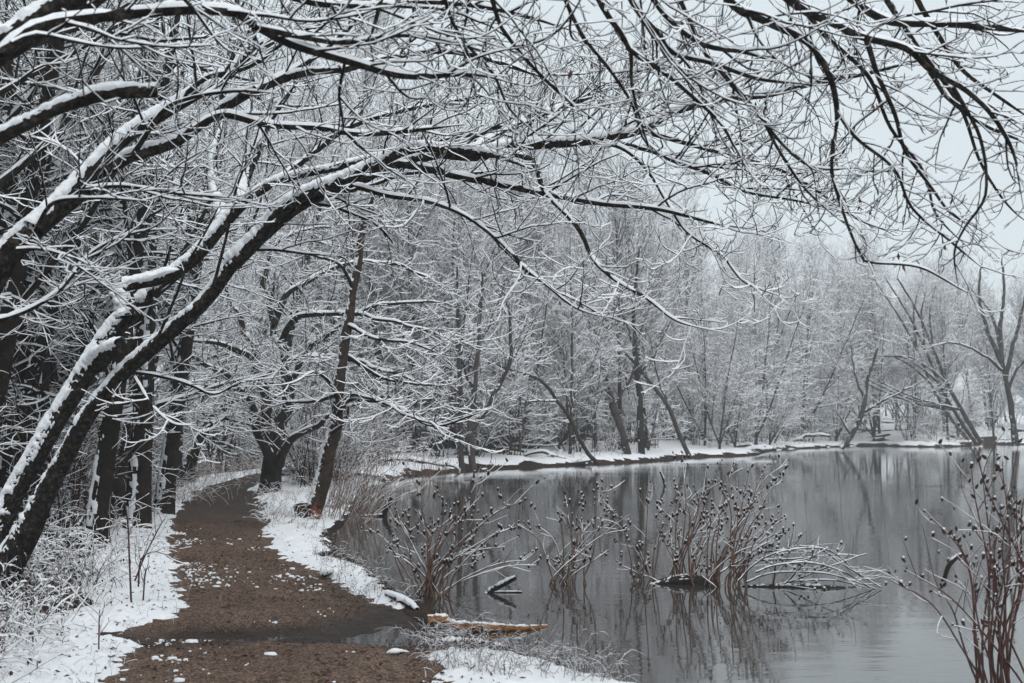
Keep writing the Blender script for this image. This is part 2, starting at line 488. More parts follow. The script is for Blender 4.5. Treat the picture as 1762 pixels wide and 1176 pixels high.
pl_px = [(40, 1500), (120, 1300), (235, 1160), (262, 1115), (315, 1072), (330, 1035), (312, 985), (300, 940), (310, 900), (325, 870), (347, 850), (388, 834), (432, 827), (475, 822)]
pr_px = [(1250, 1500), (950, 1300), (735, 1176), (715, 1120), (655, 1060), (562, 1005), (478, 972), (450, 950), (445, 920), (442, 895), (440, 870), (428, 856), (420, 846), (440, 835), (478, 827), (520, 822)]
PLE = np.array([G(x, y, 0.05)[:2] for x, y in pl_px]); PRE = np.array([G(x, y, 0.05)[:2] for x, y in pr_px])
def path_edges(y):
    xl = np.interp(y, PLE[:, 1], PLE[:, 0]); xr = np.interp(y, PRE[:, 1], PRE[:, 0])
    far = np.clip(y - PLE[-1, 1], 0, None)
    return xl + far * 0.45, xr + far * 0.45
PUD = G(470, 1105); MUD = G(705, 1085)
def blob(x, y, c, rx, ry):
    return np.exp(-(((x - c[0]) / rx) ** 2 + ((y - c[1]) / ry) ** 2))
def height(x, y, detail=True):
    s = shore(x, y)
    xl, xr = path_edges(y)
    h = np.where(s > 0, 0.05 + 0.07 * sstep(0, 1.2, s), -0.05 + 0.02 * 0 - 0.45 * sstep(0, 2.5, -s))
    h = np.where(s > 0, h, np.minimum(0.05, 0.05 + s * 0.5) - 0.35 * sstep(0.1, 3, -s))
    far = sstep(30, 42, y)
    h = h + far * sstep(0, 5, s) * 0.55 + far * sstep(3, 40, s) * 1.2
    right = sstep(18, 40, x) * far
    h = h + right * sstep(0, 6, s) * 0.5
    left = np.clip(xl - x, 0, None)
    h = h + 0.16 * sstep(0, 3, left) * (1 - far)
    onp = sstep(-0.5, 0.15, np.minimum(x - xl, xr - x)) * (y < 45)
    h = h - 0.03 * onp * (s > 0)
    h = h - 0.098 * (1 + 0.6 * n2(x, y, 2.2, 3, 14)) * blob(x, y, PUD, 1.0, 0.45)  - (0.045 + 0.03 * n2(x, y, 3.0, 2, 15)) * blob(x, y, MUD, 0.75, 0.8)
    nz = n2(x, y, 0.5, 3, 1)
    h = h + nz * (0.03 + 0.07 * sstep(2, 9, np.abs(s)) * (1 - onp) + far * 0.22 * sstep(1, 6, s))
    if detail: h = h + 0.014 * n2(x, y, 6, 3, 4) * (1 - 0.4 * onp)
    return h
def axis(lo, hi, d0, d1, fine, grow_):
    a = list(np.arange(d0, d1 + fine, fine))
    s = fine
    while a[-1] < hi: s *= grow_; a.append(a[-1] + s)
    s = fine
    while a[0] > lo: s *= grow_; a.insert(0, a[0] - s)
    return np.array(a)
def sheet(xs, ys, hf):
    X, Y = np.meshgrid(xs, ys)
    Z = hf(X, Y)
    v = np.stack([X, Y, Z], -1).reshape(-1, 3)
    nx = len(xs)
    i = np.arange(len(ys) - 1)[:, None] * nx + np.arange(nx - 1)[None]
    f = np.stack([i, i + 1, i + nx + 1, i + nx], -1).reshape(-1, 4)
    return v, f
xs = axis(-260, 260, -6.5, 2.2, 0.11, 1.08); ys = axis(-30, 420, 5.0, 14.0, 0.11, 1.055)
v, f = sheet(xs, ys, height)
ground = tag(obj('ground', mesh_from('ground', v, f, M['ground'])), kind='structure')
def H1(x, y): return float(height(np.array([float(x)]), np.array([float(y)]), False)[0])

# path ribbon
py_ = axis(-6, 46, 5.0, 14.0, 0.05, 1.05)
U_ = np.linspace(-0.18, 1.18, 90)
xl, xr = path_edges(py_)
X = xl[:, None] + (xr - xl)[:, None] * U_[None]
Y = np.repeat(py_[:, None], len(U_), 1)
Z = height(X, Y) + 0.009 + 0.010 * n2(X, Y, 11, 3, 8) + 0.012 * n2(X, Y, 3.5, 2, 18)
nxp = len(U_)
i = np.arange(len(py_) - 1)[:, None] * nxp + np.arange(nxp - 1)[None]
f = np.stack([i, i + 1, i + nxp + 1, i + nxp], -1).reshape(-1, 4)
sp_ = shore(X, Y)
keepv = (sp_ > -0.35).reshape(-1)
f = f[keepv[f].all(1)]
pme = mesh_from('path', np.stack([X, Y, Z], -1).reshape(-1, 3), f, M['path'])
wet = np.clip(sstep(0.075, 0.015, Z) + 0.75 * sstep(15, 23, Y) + 0.9 * blob(X, Y, G(270, 1125), 0.6, 0.35) + 0.3 * n2(X, Y, 1.5, 3, 9) * sstep(8, 14, Y), 0, 1)
at = pme.attributes.new('wet', 'FLOAT', 'POINT'); at.data.foreach_set('value', wet.reshape(-1).astype(np.float32))
path = tag(obj('path', pme), kind='structure')

# water sheet, level, wide enough for the whole pond
wx = np.array([-30, 130.0]); wy = np.array([3.0, 130.0])
v, f = sheet(wx, wy, lambda a, b: 0 * a)
water = tag(obj('water', mesh_from('water', v, f, M['water'], False)), kind='structure')

# snow blanket: a sheet whose thickness goes below the ground where nothing lies
def snow_cover_mask(x, y):
    s = shore(x, y)
    xl, xr = path_edges(y)
    inp = np.minimum(x - xl, xr - x)
    out = -inp
    big = n2(x, y, 1.1, 3, 21); mid = n2(x, y, 4.5, 3, 22); fin = n2(x, y, 15, 2, 23)
    near_r = (x > (xl + xr) / 2)
    m = out * np.where(near_r, 1.6, 1.9) - 0.24 + 0.26 * big + 0.30 * mid + 0.22 * fin
    m = np.minimum(m, 0.6)
    m = np.where(y > 34, np.minimum(m, (s - 0.5) * 1.2), np.minimum(m, (s - 0.10) * 2.2 + 0.2 * mid + 0.15 * fin))
    m = m - 1.3 * blob(x, y, MUD + [0.1, 0.05, 0], 0.62, 0.75) - 1.0 * blob(x, y, PUD, 1.2, 0.36) - 0.8 * blob(x, y, G(560, 965), 0.35, 0.45) - 1.3 * blob(x, y, G(830, 1108), 1.0, 0.42)
    m = m - 0.75 * blob(x, y, G(250, 1118), 0.55, 0.22)
    deep = sstep(0.5, 1.25, xl - x + 0.5 * big) * (y < 70)
    m = m - deep * (1.0 + 0.7 * np.abs(n2(x, y, 0.7, 3, 27)))
    return m, fin, mid
def snow_h(x, y):
    m, fin, mid = snow_cover_mask(x, y)
    th = np.where(m > 0, 0.004 + 0.035 * np.clip(m, 0, 0.6) ** 0.6, np.maximum(m * 0.12, -0.06))
    lump = 0.012 * mid + 0.022 * fin + 0.014 * n2(x, y, 26, 2, 29)
    return height(x, y) + 0.012 + th + lump * np.clip(m * 4, 0, 1)
xs = axis(-160, 200, -6.2, 1.8, 0.041, 1.06); ys = axis(-20, 220, 6.4, 12.0, 0.041, 1.042)
v, f = sheet(xs, ys, snow_h)
mm = snow_cover_mask(v[:, 0], v[:, 1])[0]
kf = (mm[f] > -0.25).any(1)
f = f[kf]
used, inv = np.unique(f, return_inverse=True)
snowc = tag(obj('snow_ground', mesh_from('snow_ground', v[used], inv.reshape(-1, 4), M['snow'])), kind='structure')


# crumbs of snow on the path and along its edges, one heap nobody could count
def blobs(n_, x, y, r, flat=0.5):
    """n low lumps: 5-sided, two rings and a top"""
    k = 6
    a = np.arange(k) * 2 * np.pi / k
    rr = r[:, None] * rng.uniform(0.65, 1.3, (n_, k)); st = rng.uniform(0.8, 1.6, n_)
    z = height(x, y) + 0.012
    ring0 = np.stack([x[:, None] + rr * np.cos(a) * st[:, None], y[:, None] + rr * np.sin(a), np.repeat((z - 0.012)[:, None], k, 1)], -1)
    ring1 = np.stack([x[:, None] + 0.72 * rr * np.cos(a) * st[:, None], y[:, None] + 0.72 * rr * np.sin(a), (z + r * flat * 0.75)[:, None] + rng.normal(0, 0.06, (n_, k)) * r[:, None]], -1)
    top = np.stack([x, y, z + r * flat], -1)[:, None]
    v = np.concatenate([ring0, ring1, top], 1)
    j = np.arange(k); j2 = (j + 1) % k
    q = np.stack([j, j2, j2 + k, j + k], 1); t = np.stack([j + k, j2 + k, np.full(k, 2 * k)], 1)
    o = (np.arange(n_) * (2 * k + 1))[:, None, None]
    return v.reshape(-1, 3), [(q[None] + o).reshape(-1, 4), (t[None] + o).reshape(-1, 3)]
X_, Y_ = [], []
while len(X_) < 420:
    y = 6.2 + 11 * rng.uniform(0, 1, 3000) ** 1.3
    xl, xr = path_edges(y)
    u = np.where(rng.uniform(0, 1, 3000) < 0.72, np.abs(rng.normal(0, 0.17, 3000)), rng.uniform(0, 1, 3000))
    side = rng.uniform(0, 1, 3000) < 0.62
    x = np.where(side, xl + u * (xr - xl), xr - u * (xr - xl))
    k = (n2(x, y, 1.3, 3, 41) + 0.5 * n2(x, y, 6, 2, 42) > 0.05) & ((y > 7.6) | (rng.uniform(0, 1, 3000) < 0.25)) & (shore(x, y) > 0.05) & (height(x, y, False) > 0.035) & (np.exp(-((y - 8.9) / 0.35) ** 2) < rng.uniform(0, 1, 3000))
    X_ += list(x[k]); Y_ += list(y[k])
x, y = np.array(X_[:420]), np.array(Y_[:420])
v, f = blobs(len(x), x, y, np.clip(rng.lognormal(-4.75, 0.6, len(x)), 0.004, 0.035))
tag(obj('snow_crumbs', mesh_from('snow_crumbs', v, f, M['snow'])), 'crumbs and clots of snow scattered over the brown path', 'snow', kind='stuff')
# stones, bark chips and dead leaves of the path surface
n_ = 1900
y = 6.0 + 9 * rng.uniform(0, 1, n_) ** 1.5; xl, xr = path_edges(y); x = xl + (xr - xl) * rng.uniform(0.0, 1.0, n_)
k = height(x, y, False) > 0.02; x, y = x[k], y[k]
v, f = blobs(len(x), x, y, rng.uniform(0.005, 0.014, len(x)), 0.45)
tag(obj('path_gravel', mesh_from('path_gravel', v, f, M['gravel'], False)), 'loose gravel and wood chips on the brown path', 'gravel', kind='stuff')

def litter(name, label, x, y, z, l, m_):
    k_ = len(x); a_ = rng.uniform(0, 6.28, k_); w_ = l * rng.uniform(.2, .55, k_)
    c_ = np.column_stack([x, y, z])
    e1 = np.column_stack([np.cos(a_) * l, np.sin(a_) * l, rng.normal(0, .25, k_) * l]); e2 = np.column_stack([-np.sin(a_) * w_, np.cos(a_) * w_, rng.normal(0, .3, k_) * w_])
    up = np.array([0, 0, 1.0]) * (l * 0.25)[:, None]
    return tag(obj(name, mesh_from(name, np.stack([c_ - e1, c_ - e2 + up, c_ + e1, c_ + e2 + up], 1).reshape(-1, 3), np.arange(k_ * 4).reshape(-1, 4), M[m_], False)), label, 'leaf litter', kind='stuff')
for m_, n_, nm_, lab_ in (('weed', 2600, 'dark dead leaf scraps matted over the brown path', 1), ('reed', 900, 'pale straw and leaf scraps on the brown path', 2)):
    y = 6.2 + 12 * rng.uniform(0, 1, n_) ** 1.4; xl, xr = path_edges(y); x = xl + (xr - xl) * np.clip(rng.beta(0.8, 0.8, n_), 0, 1)
    k = (height(x, y, False) > 0.02) & (n2(x, y, 1.6, 3, 44 + lab_) > -0.15); x, y = x[k], y[k]
    litter('path_litter', nm_, x, y, height(x, y) + 0.016, rng.uniform(.008, .026, len(x)), m_)
# dark cut bank of the far shore and its lip of snow
i0 = [i for i, q in enumerate(shore_px) if q == (655, 832)][0]
sp = spline(np.column_stack([SH[i0:-2], np.zeros(len(SH) - 2 - i0)]), 900)[:, :2]
tn = norm(np.gradient(sp, axis=0)); nm = np.stack([-tn[:, 1], tn[:, 0]], 1)
if shore(np.array([sp[100, 0] + nm[100, 0]]), np.array([sp[100, 1] + nm[100, 1]]))[0] < 0: nm = -nm
u = np.arange(900) * 0.31
j1 = n2(u, 0 * u, 0.35, 3, 91); j2 = n2(u, 0 * u, 1.6, 2, 92)
def ribbon(prof):
    rows = []
    for s_, z_, js, jz in prof:
        q = sp + nm * (s_ + js * (j1 + 0.5 * j2))[:, None]
        rows.append(np.column_stack([q, z_ + jz * (j1 * 0.6 + j2)]))
    v = np.stack(rows, 1); n_, k = v.shape[:2]
    return v.reshape(-1, 3), ringfaces(1, n_, k, False)
v, f = ribbon([(-0.5, -0.25, 0.3, 0), (-0.1, -0.02, 0.35, 0), (0.12, 0.13, 0.35, 0.06), (0.45, 0.20, 0.35, 0.07), (1.6, 0.20, 0.3, 0.05), (2.6, -0.2, 0.3, 0)])
tag(obj('shore_bank', mesh_from('shore_bank', v, f, M['ground'])), kind='structure')
v, f = ribbon([(0.12, 0.10, 0.60, 0.03), (0.22, 0.22, 0.60, 0.09), (0.7, 0.32, 0.45, 0.11), (1.6, 0.36, 0.3, 0.07), (2.8, 0.42, 0.2, 0.1), (4.5, 0.15, 0.2, 0.1)])
tag(obj('snow_bank', mesh_from('snow_bank', v, f, M['snow'])), kind='structure')
# ------------------------------------------------------------------ twig sprays
def sprays(mb, sb, pts, rad, lod=1.0, l2=(0.35, 0.95), d2=7.0, d3=9.0, lift2=0.8, sag2=0.35, t0=0.12, ang=48, flat=0.55, upb=0.25,
           snow=1.0, l3=(0.10, 0.36), rmin=0.0022, lv4=True, bm=0, sm=0, k2=5, fine=True, taperlen=0.35, sc=1.0, sbase=0.0072, d4=8.5, low=False):
    """side branches, twigs and twiglets along given limbs (N,n)"""
    L = blen(pts)
    cnt = np.maximum(1, (L * d2 * lod * rng.uniform(0.85, 1.15, len(L))).astype(int))
    p, d, r, t, idx = spawn(pts, rad, cnt, t0, 0.98, ang, 12, flat, upb)
    ln = rng.uniform(l2[0], l2[1], len(p)) * (1 - taperlen * t)
    r0 = np.clip(np.minimum(r * 0.6, ln * 0.0115), rmin * 1.2, 0.03)
    a2, b2 = grow(p, d, ln, r0, 8 if low else 11, 0.13, lift2, sag2, 0.4)
    bark_tubes(mb, a2, b2, k2, bm); snow_tubes(sb, a2, b2, snow, fine, sm, seed=2, base=sbase)
    cnt = np.maximum(1, (ln * d3 * lod * rng.uniform(0.8, 1.2, len(ln))).astype(int))
    p, d, r, t, idx = spawn(a2, b2, cnt, 0.15, 1.0, 45, 13, flat, upb)
    l = rng.uniform(l3[0], l3[1], len(p)) * np.clip(ln[idx] / (0.6 * sc), 0.5, 1.3)
    r0 = np.clip(np.minimum(r * 0.75, l * 0.013), rmin, 0.02)
    a3, b3 = grow(p, d, l, r0, 5 if low else 7, 0.17, lift2 * 1.2, sag2 * 0.6, 0.5)
    bark_tubes(mb, a3, b3, 3 if low else 4, bm); snow_tubes(sb, a3, b3, snow, 'low' if low else False, sm, seed=3, base=sbase)
    if lv4:
        cnt = np.maximum(0, (l * d4 * lod + rng.uniform(-0.3, 0.9, len(l))).astype(int))
        o = spawn(a3, b3, cnt, 0.2, 1.0, 45, 14, 0.7, upb)
        if o is not None:
            p, d, r, t, idx = o
            l = rng.uniform(0.05, 0.17, len(p)) * sc * np.clip(l[idx] / (0.25 * sc), 0.6, 1.6)
            a4, b4 = grow(p, d, l, np.full(len(p), rmin), 4, 0.15, lift2, 0, 0.6)
            bark_tubes(mb, a4, b4, 3, bm); snow_tubes(sb, a4, b4, snow, 'low' if low else False, sm, seed=4, gap=0.2, base=sbase)
    return a2, b2

def limb_part(root, c, name='branch', kk=8, twigs=True, jit=0.02, fat=False, snow=1.0, bark=None, label=None, fatkw=None, **kw):
    """one limb with all its side branches = one part; the snow on it is its sub-part"""
    mb, sb = MB(), MB()
    off = np.array(root.location)
    n = int(np.clip(blen(c[None, :, :3])[0] / 0.045, 10, 180))
    s = spline(c, n, jit)
    if name == 'branch': s[:, 3] *= 1 - 0.8 * sstep(0.8, 1.0, np.linspace(0, 1, len(s)))
    pts, rad = s[None, :, :3], s[None, :, 3]
    if fat: fat_limb(mb, sb, s, **(fatkw or {}))
    else:
        bark_tubes(mb, pts, rad, kk)
        snow_tubes(sb, pts, rad, snow, True, base=0.006, rel=0.42, cap=0.024, gap=0.14)
    if twigs: sprays(mb, sb, pts, rad, snow=snow, **kw)
    b = obj(name, mb.mesh(name, bark or M['bark'], off), root)
    if label: b['label'] = label
    if sb.n:
        sn = obj('snow', sb.mesh('snow', M['snow'], off), b)
        if fat: sn['kind'] = 'stuff'
    return b, s

def leaf_clusters(parent, root, s, k):
    """a few dry leaves hanging from a limb"""
    off = np.array(root.location)
    for j in range(k):
        q = s[int(rng.uniform(0.25, 0.98) * (len(s) - 1)), :3] + [rng.normal(0, .12), rng.normal(0, .15), -rng.uniform(0, .1)]
        for m_ in range(rng.integers(1, 4)):
            mb = MB()
            a = rng.uniform(0, 6.28); l = rng.uniform(0.03, 0.055); w = l * 0.2
            b0 = q + [rng.normal(0, .012), rng.normal(0, .012), rng.normal(0, .02)]
            tip = b0 + [math.cos(a) * .015, math.sin(a) * .015, -l]
            sd = np.array([-math.sin(a), math.cos(a), 0]) * w
            mid = (b0 + tip) / 2; bow = np.array([math.cos(a), math.sin(a), 0]) * 0.006
            mb.add(np.array([b0, mid + sd - bow, tip, mid - sd - bow, mid + bow]), np.array([[0, 1, 4], [1, 2, 4], [2, 3, 4], [3, 0, 4]]))
            obj('dry_leaf', mb.mesh('dry_leaf', M['leaf'], off, False), parent)

# ------------------------------------------------------------------ the arching tree over the path
def dA(x): return 10.0 - 0.0006 * x
baseA = G(-25, 1075, 0.15)
tA = empty('arching_tree', (baseA[0], baseA[1], H1(baseA[0], baseA[1]) - 0.05))
tag(tA, 'leaning twin-trunked bare tree arching over the path, snow plastered along both trunks', 'tree')
def cA(lst, dd0=0.0, dd1=0.0, w0=None, w1=None):
    a = np.array([(q[0], q[1]) for q in lst], float)
    s = np.concatenate([[0], np.cumsum(np.linalg.norm(np.diff(a, axis=0), axis=1))]); s /= s[-1]
    d = dA(a[:, 0]) + dd0 + (dd1 - dd0) * s
    w = np.array([q[2] for q in lst], float) if len(lst[0]) > 2 else w0 + (w1 - w0) * s ** 0.8
    return np.column_stack([P(a[:, 0], a[:, 1], d), w * 0.5 * d / FPX])
KWA = dict(d2=8.0, d3=10.5, l2=(0.35, 1.1), sbase=0.0066, rmin=0.0027)
trunk1 = [(-50, 1130, 85.1), (-18, 1045, 68.1), (8, 990, 55.7), (42, 925, 43.3), (82, 838, 32.5), (143, 732, 27.9), (190, 668, 25.5), (235, 622, 24.4), (290, 575, 24.0), (355, 515, 23.2), (405, 450, 22.4), (465, 398, 20.9), (520, 355, 19.7), (600, 318, 17.8), (690, 282, 15.5), (765, 264, 12.4)]
limb_part(tA, cA(trunk1), 'trunk', fat=True, twigs=False, fatkw=dict(k=22, snowdir=(-0.55, -0.1, 1.0), thr=0.50, thick=0.024, seed=1, patch=0.42, nfreq=15))
trunk2 = [(-32, 1040, 44.5), (-6, 930, 39.3), (31, 841, 34.2), (60, 785, 35.1), (93, 727, 35.9), (136, 663, 35.1), (173, 603, 35.1), (203, 562, 33.4), (245, 520, 27.3), (300, 470, 24.8), (345, 430, 24.0), (385, 385, 22.2), (415, 355, 19.7), (470, 318, 16.3), (530, 300, 14.5), (570, 292, 12.8), (640, 272, 11.2), (720, 250, 9.4)]
limb_part(tA, cA(trunk2, 0.25, 0.9), 'trunk', fat=True, twigs=False, fatkw=dict(k=20, snowdir=(-0.75, -0.55, 1.0), thr=0.30, thick=0.024, seed=2, patch=0.62, nfreq=16))
limb_part(tA, cA([(222, 545, 36), (216, 512, 32), (212, 488, 27)], 0.3, 0.3), 'broken_stub', fat=True, twigs=False, fatkw=dict(k=14, snowdir=(-0.4, -0.5, 1), thr=0.2, thick=0.05, seed=3, blunt=True))
limb_part(tA, cA([(214, 492, 20), (240, 488, 20), (275, 480, 20), (310, 465, 20)], 0.3, 0.35), 'branch', fat=True, twigs=False, fatkw=dict(k=10, thr=0.2, thick=0.05, seed=4))
limb_part(tA, cA([(165, 628, 34), (190, 606, 27), (212, 597, 22)], 0.0, -0.35), 'broken_stub', fat=True, twigs=False, fatkw=dict(k=12, thr=0.15, thick=0.05, seed=5, blunt=True))
A_limbs = [
    # (polyline px, extra depth at start, at end, width start, end, keyword overrides)
    ([(400, 455), (452, 400), (492, 356), (574, 318), (642, 286), (705, 258), (762, 254), (850, 266), (930, 300)], 0, -0.5, 40, 12, {}),
    ([(765, 264), (820, 268), (880, 252), (981, 246), (1071, 231), (1116, 215), (1156, 191), (1231, 171), (1356, 155), (1506, 122), (1650, 95)], 0, 0.6, 30, 7, {}),
    ([(690, 282), (760, 292), (830, 311), (931, 331), (1031, 346), (1106, 356), (1200, 375), (1330, 405)], 0, -0.8, 22, 5, {}),
    ([(600, 320), (650, 328), (725, 345), (800, 370), (850, 405), (882, 436), (906, 465), (941, 495), (991, 530), (1071, 555)], 0, -1.4, 16, 4, dict(d2=5)),
    ([(1090, 225), (1181, 245), (1256, 270), (1331, 290), (1406, 330), (1481, 380), (1546, 402)], 0.2, 0.2, 15, 4, {}),
    ([(1020, 244), (1106, 256), (1161, 280), (1231, 305), (1281, 330), (1381, 346), (1470, 375)], 0.3, -0.4, 14, 4, {}),
    ([(860, 262), (911, 280), (936, 330), (996, 390), (1021, 440), (1056, 475), (1106, 510), (1161, 550), (1256, 575)], 0, -1.6, 16, 4, dict(d2=4.5, l2=(0.25, 0.7))),
    ([(1040, 246), (1081, 262), (1116, 300), (1146, 350), (1181, 400), (1241, 440), (1281, 485), (1356, 515)], 0, -1.2, 13, 4, dict(d2=5, l2=(0.3, 0.8))),
    ([(800, 268), (881, 222), (981, 180), (1046, 150), (1131, 100), (1230, 60)], 0, 1.5, 20, 5, {}),
    ([(720, 250), (800, 232), (900, 205), (1000, 160), (1100, 120), (1200, 90)], 0.9, 2.4, 16, 4, {}),
    ([(415, 355), (425, 300), (450, 250), (475, 190), (520, 120)], 0.8, 1.6, 30, 6, {}),
    ([(385, 385), (372, 330), (372, 260), (380, 200)], 0.75, 1.5, 34, 8, {}),
    ([(470, 318), (540, 262), (620, 215), (700, 190), (800, 170), (900, 150)], 0.8, 2.0, 18, 5, {}),
    ([(362, 508), (390, 406), (421, 290), (452, 185)], -0.1, -0.4, 9, 3, dict(d2=3, l2=(0.2, 0.5), snow=0.5)),
    ([(268, 590), (320, 465), (352, 408), (380, 330)], -0.1, -0.3, 8, 3, dict(d2=3, l2=(0.2, 0.5), snow=0.5)),
    ([(225, 640), (290, 652), (330, 664), (372, 676), (420, 655), (480, 640)], 0, 0.8, 10, 3, dict(d2=6, l2=(0.3, 0.8))),
    ([(232, 650), (262, 700), (300, 725), (340, 730)], 0, -0.6, 9, 3, dict(d2=5, l2=(0.3, 0.7))),
    ([(440, 430), (520, 432), (590, 445), (612, 470)], 0, 0.6, 9, 3, dict(d2=5, l2=(0.3, 0.7))),
    ([(540, 350), (600, 362), (650, 385), (690, 440)], 0, 0.6, 10, 3, dict(d2=6, l2=(0.3, 0.8))),
    ([(520, 355), (570, 330), (640, 320), (720, 300), (800, 300), (880, 290)], 0.3, 1.2, 14, 4, {}),
]
for q in A_limbs:
    kw = dict(KWA); kw.update(q[5])
    fat = q[3] > 24
    b, s = limb_part(tA, cA(q[0], q[1], q[2], q[3] * 0.72, q[4] * 1.0), 'branch', kk=8, jit=0.03, fat=fat, fatkw=dict(k=12, thr=0.25, thick=0.04, seed=int(q[3])), **kw)
    if len(q[0]) > 6: leaf_clusters(b, tA, s, 1)
# reddish peeled branch under the crown
limb_part(tA, cA([(432, 392), (470, 366), (505, 345), (545, 318), (580, 305)], 0.0, -0.2, 8, 5), 'peeled_branch', twigs=False, bark=M['stem'], label='reddish peeled branch')

# ------------------------------------------------------------------ dark tree leaning in from beside the frame
baseB = (P(-330, 1290, 6.2)[0], 6.2)
tB = empty('leaning_tree', (baseB[0], baseB[1], H1(*baseB) - 0.05))
tag(tB, 'dark leaning tree whose thick limb rises across the left edge above the twin trunks', 'tree')
zB = H1(*baseB)
cB = limb_px([(-330, 1330, 170), (-250, 1000, 130), (-120, 680, 100), (-10, 475, 74), (50, 402, 60), (150, 325, 46), (210, 275, 36), (300, 243, 30), (372, 198, 28), (450, 152, 26), (525, 126, 22), (585, 122, 15)], 6.2, 7.2)
cB[:, 3] *= 0.62
limb_part(tB, cB, 'trunk', fat=True, twigs=False, fatkw=dict(k=18, snowdir=(-0.35, -0.1, 1), thr=0.42, thick=0.035, seed=11))
B_limbs = [
    ([(335, 222), (362, 205), (395, 197), (470, 212), (545, 222), (620, 235), (725, 225), (800, 215)], 6.9, 7.0, 17, 6, {}),
    ([(60, 395), (120, 330), (200, 252), (300, 182), (400, 120), (440, 86), (545, 40), (620, -10)], 6.4, 7.6, 34, 14, {}),
    ([(585, 122), (680, 95), (760, 88), (850, 105), (960, 140)], 7.2, 8.0, 16, 5, {}),
    ([(440, 156), (520, 110), (600, 50), (650, -20)], 7.0, 7.6, 18, 8, {}),
    ([(230, 265), (280, 190), (330, 165), (400, 160), (480, 165)], 6.6, 6.3, 12, 4, {}),
    ([(150, 325), (230, 320), (330, 335), (420, 345)], 6.5, 6.2, 9, 3, {}),
    ([(60, 400), (90, 350), (160, 340), (260, 345)], 6.4, 6.0, 10, 3, {}),
    ([(300, 180), (360, 130), (440, 110), (520, 60), (600, 30)], 7.0, 6.5, 12, 4, {}),
    ([(-60, 560), (20, 545), (100, 500), (165, 430), (230, 400), (300, 395)], 6.3, 7.2, 14, 4, {}),
    ([(30, 430), (70, 430), (130, 445), (180, 470)], 6.4, 6.1, 8, 3, {}),
]
for q in B_limbs:
    kw = dict(d2=8.0, d3=10.0, l2=(0.3, 0.95), sbase=0.0048, rmin=0.0026); kw.update(q[5])
    limb_part(tB, limb_px(q[0], q[1], q[2], q[3] * 0.85, q[4] * 1.1), 'branch', kk=9, jit=0.02, fat=q[3] > 24, fatkw=dict(k=12, thr=0.25, thick=0.03, seed=int(q[3])), **kw)

# ------------------------------------------------------------------ nearest tree: overhead limbs that hang down into the view
baseC = (P(-760, 1560, 4.0)[0], 4.0)
tC = empty('overhanging_tree', (baseC[0], baseC[1], H1(*baseC) - 0.05))
tag(tC, 'tree beside the path whose overhead limbs droop across the sky above the water', 'tree')
cC = limb_px([(-760, 1600, 240), (-560, 950, 200), (-260, 360, 150), (-70, 140, 84), (30, 62, 70), (130, -5, 66), (350, -120, 60), (700, -190, 62), (1000, -170, 52), (1250, -110, 40), (1450, -60, 30), (1700, -20, 18)], 4.0, 6.2)
cC[:, 3] *= 0.72
limb_part(tC, cC, 'trunk', fat=True, twigs=False, fatkw=dict(k=18, snowdir=(-0.3, -0.1, 1), thr=0.5, thick=0.03, seed=12))
limb_part(tC, limb_px([(-160, 340, 50), (-80, 280, 38), (0, 232, 26), (60, 204, 24), (110, 184, 22), (200, 163, 24), (272, 162, 21)], 4.4, 4.8), 'broken_stub', fat=True, twigs=False, fatkw=dict(k=18, thr=0.45, thick=0.018, seed=13, blunt=True, patch=0.45, bump=0.13), label='broken limb with a blunt end and snow on top')
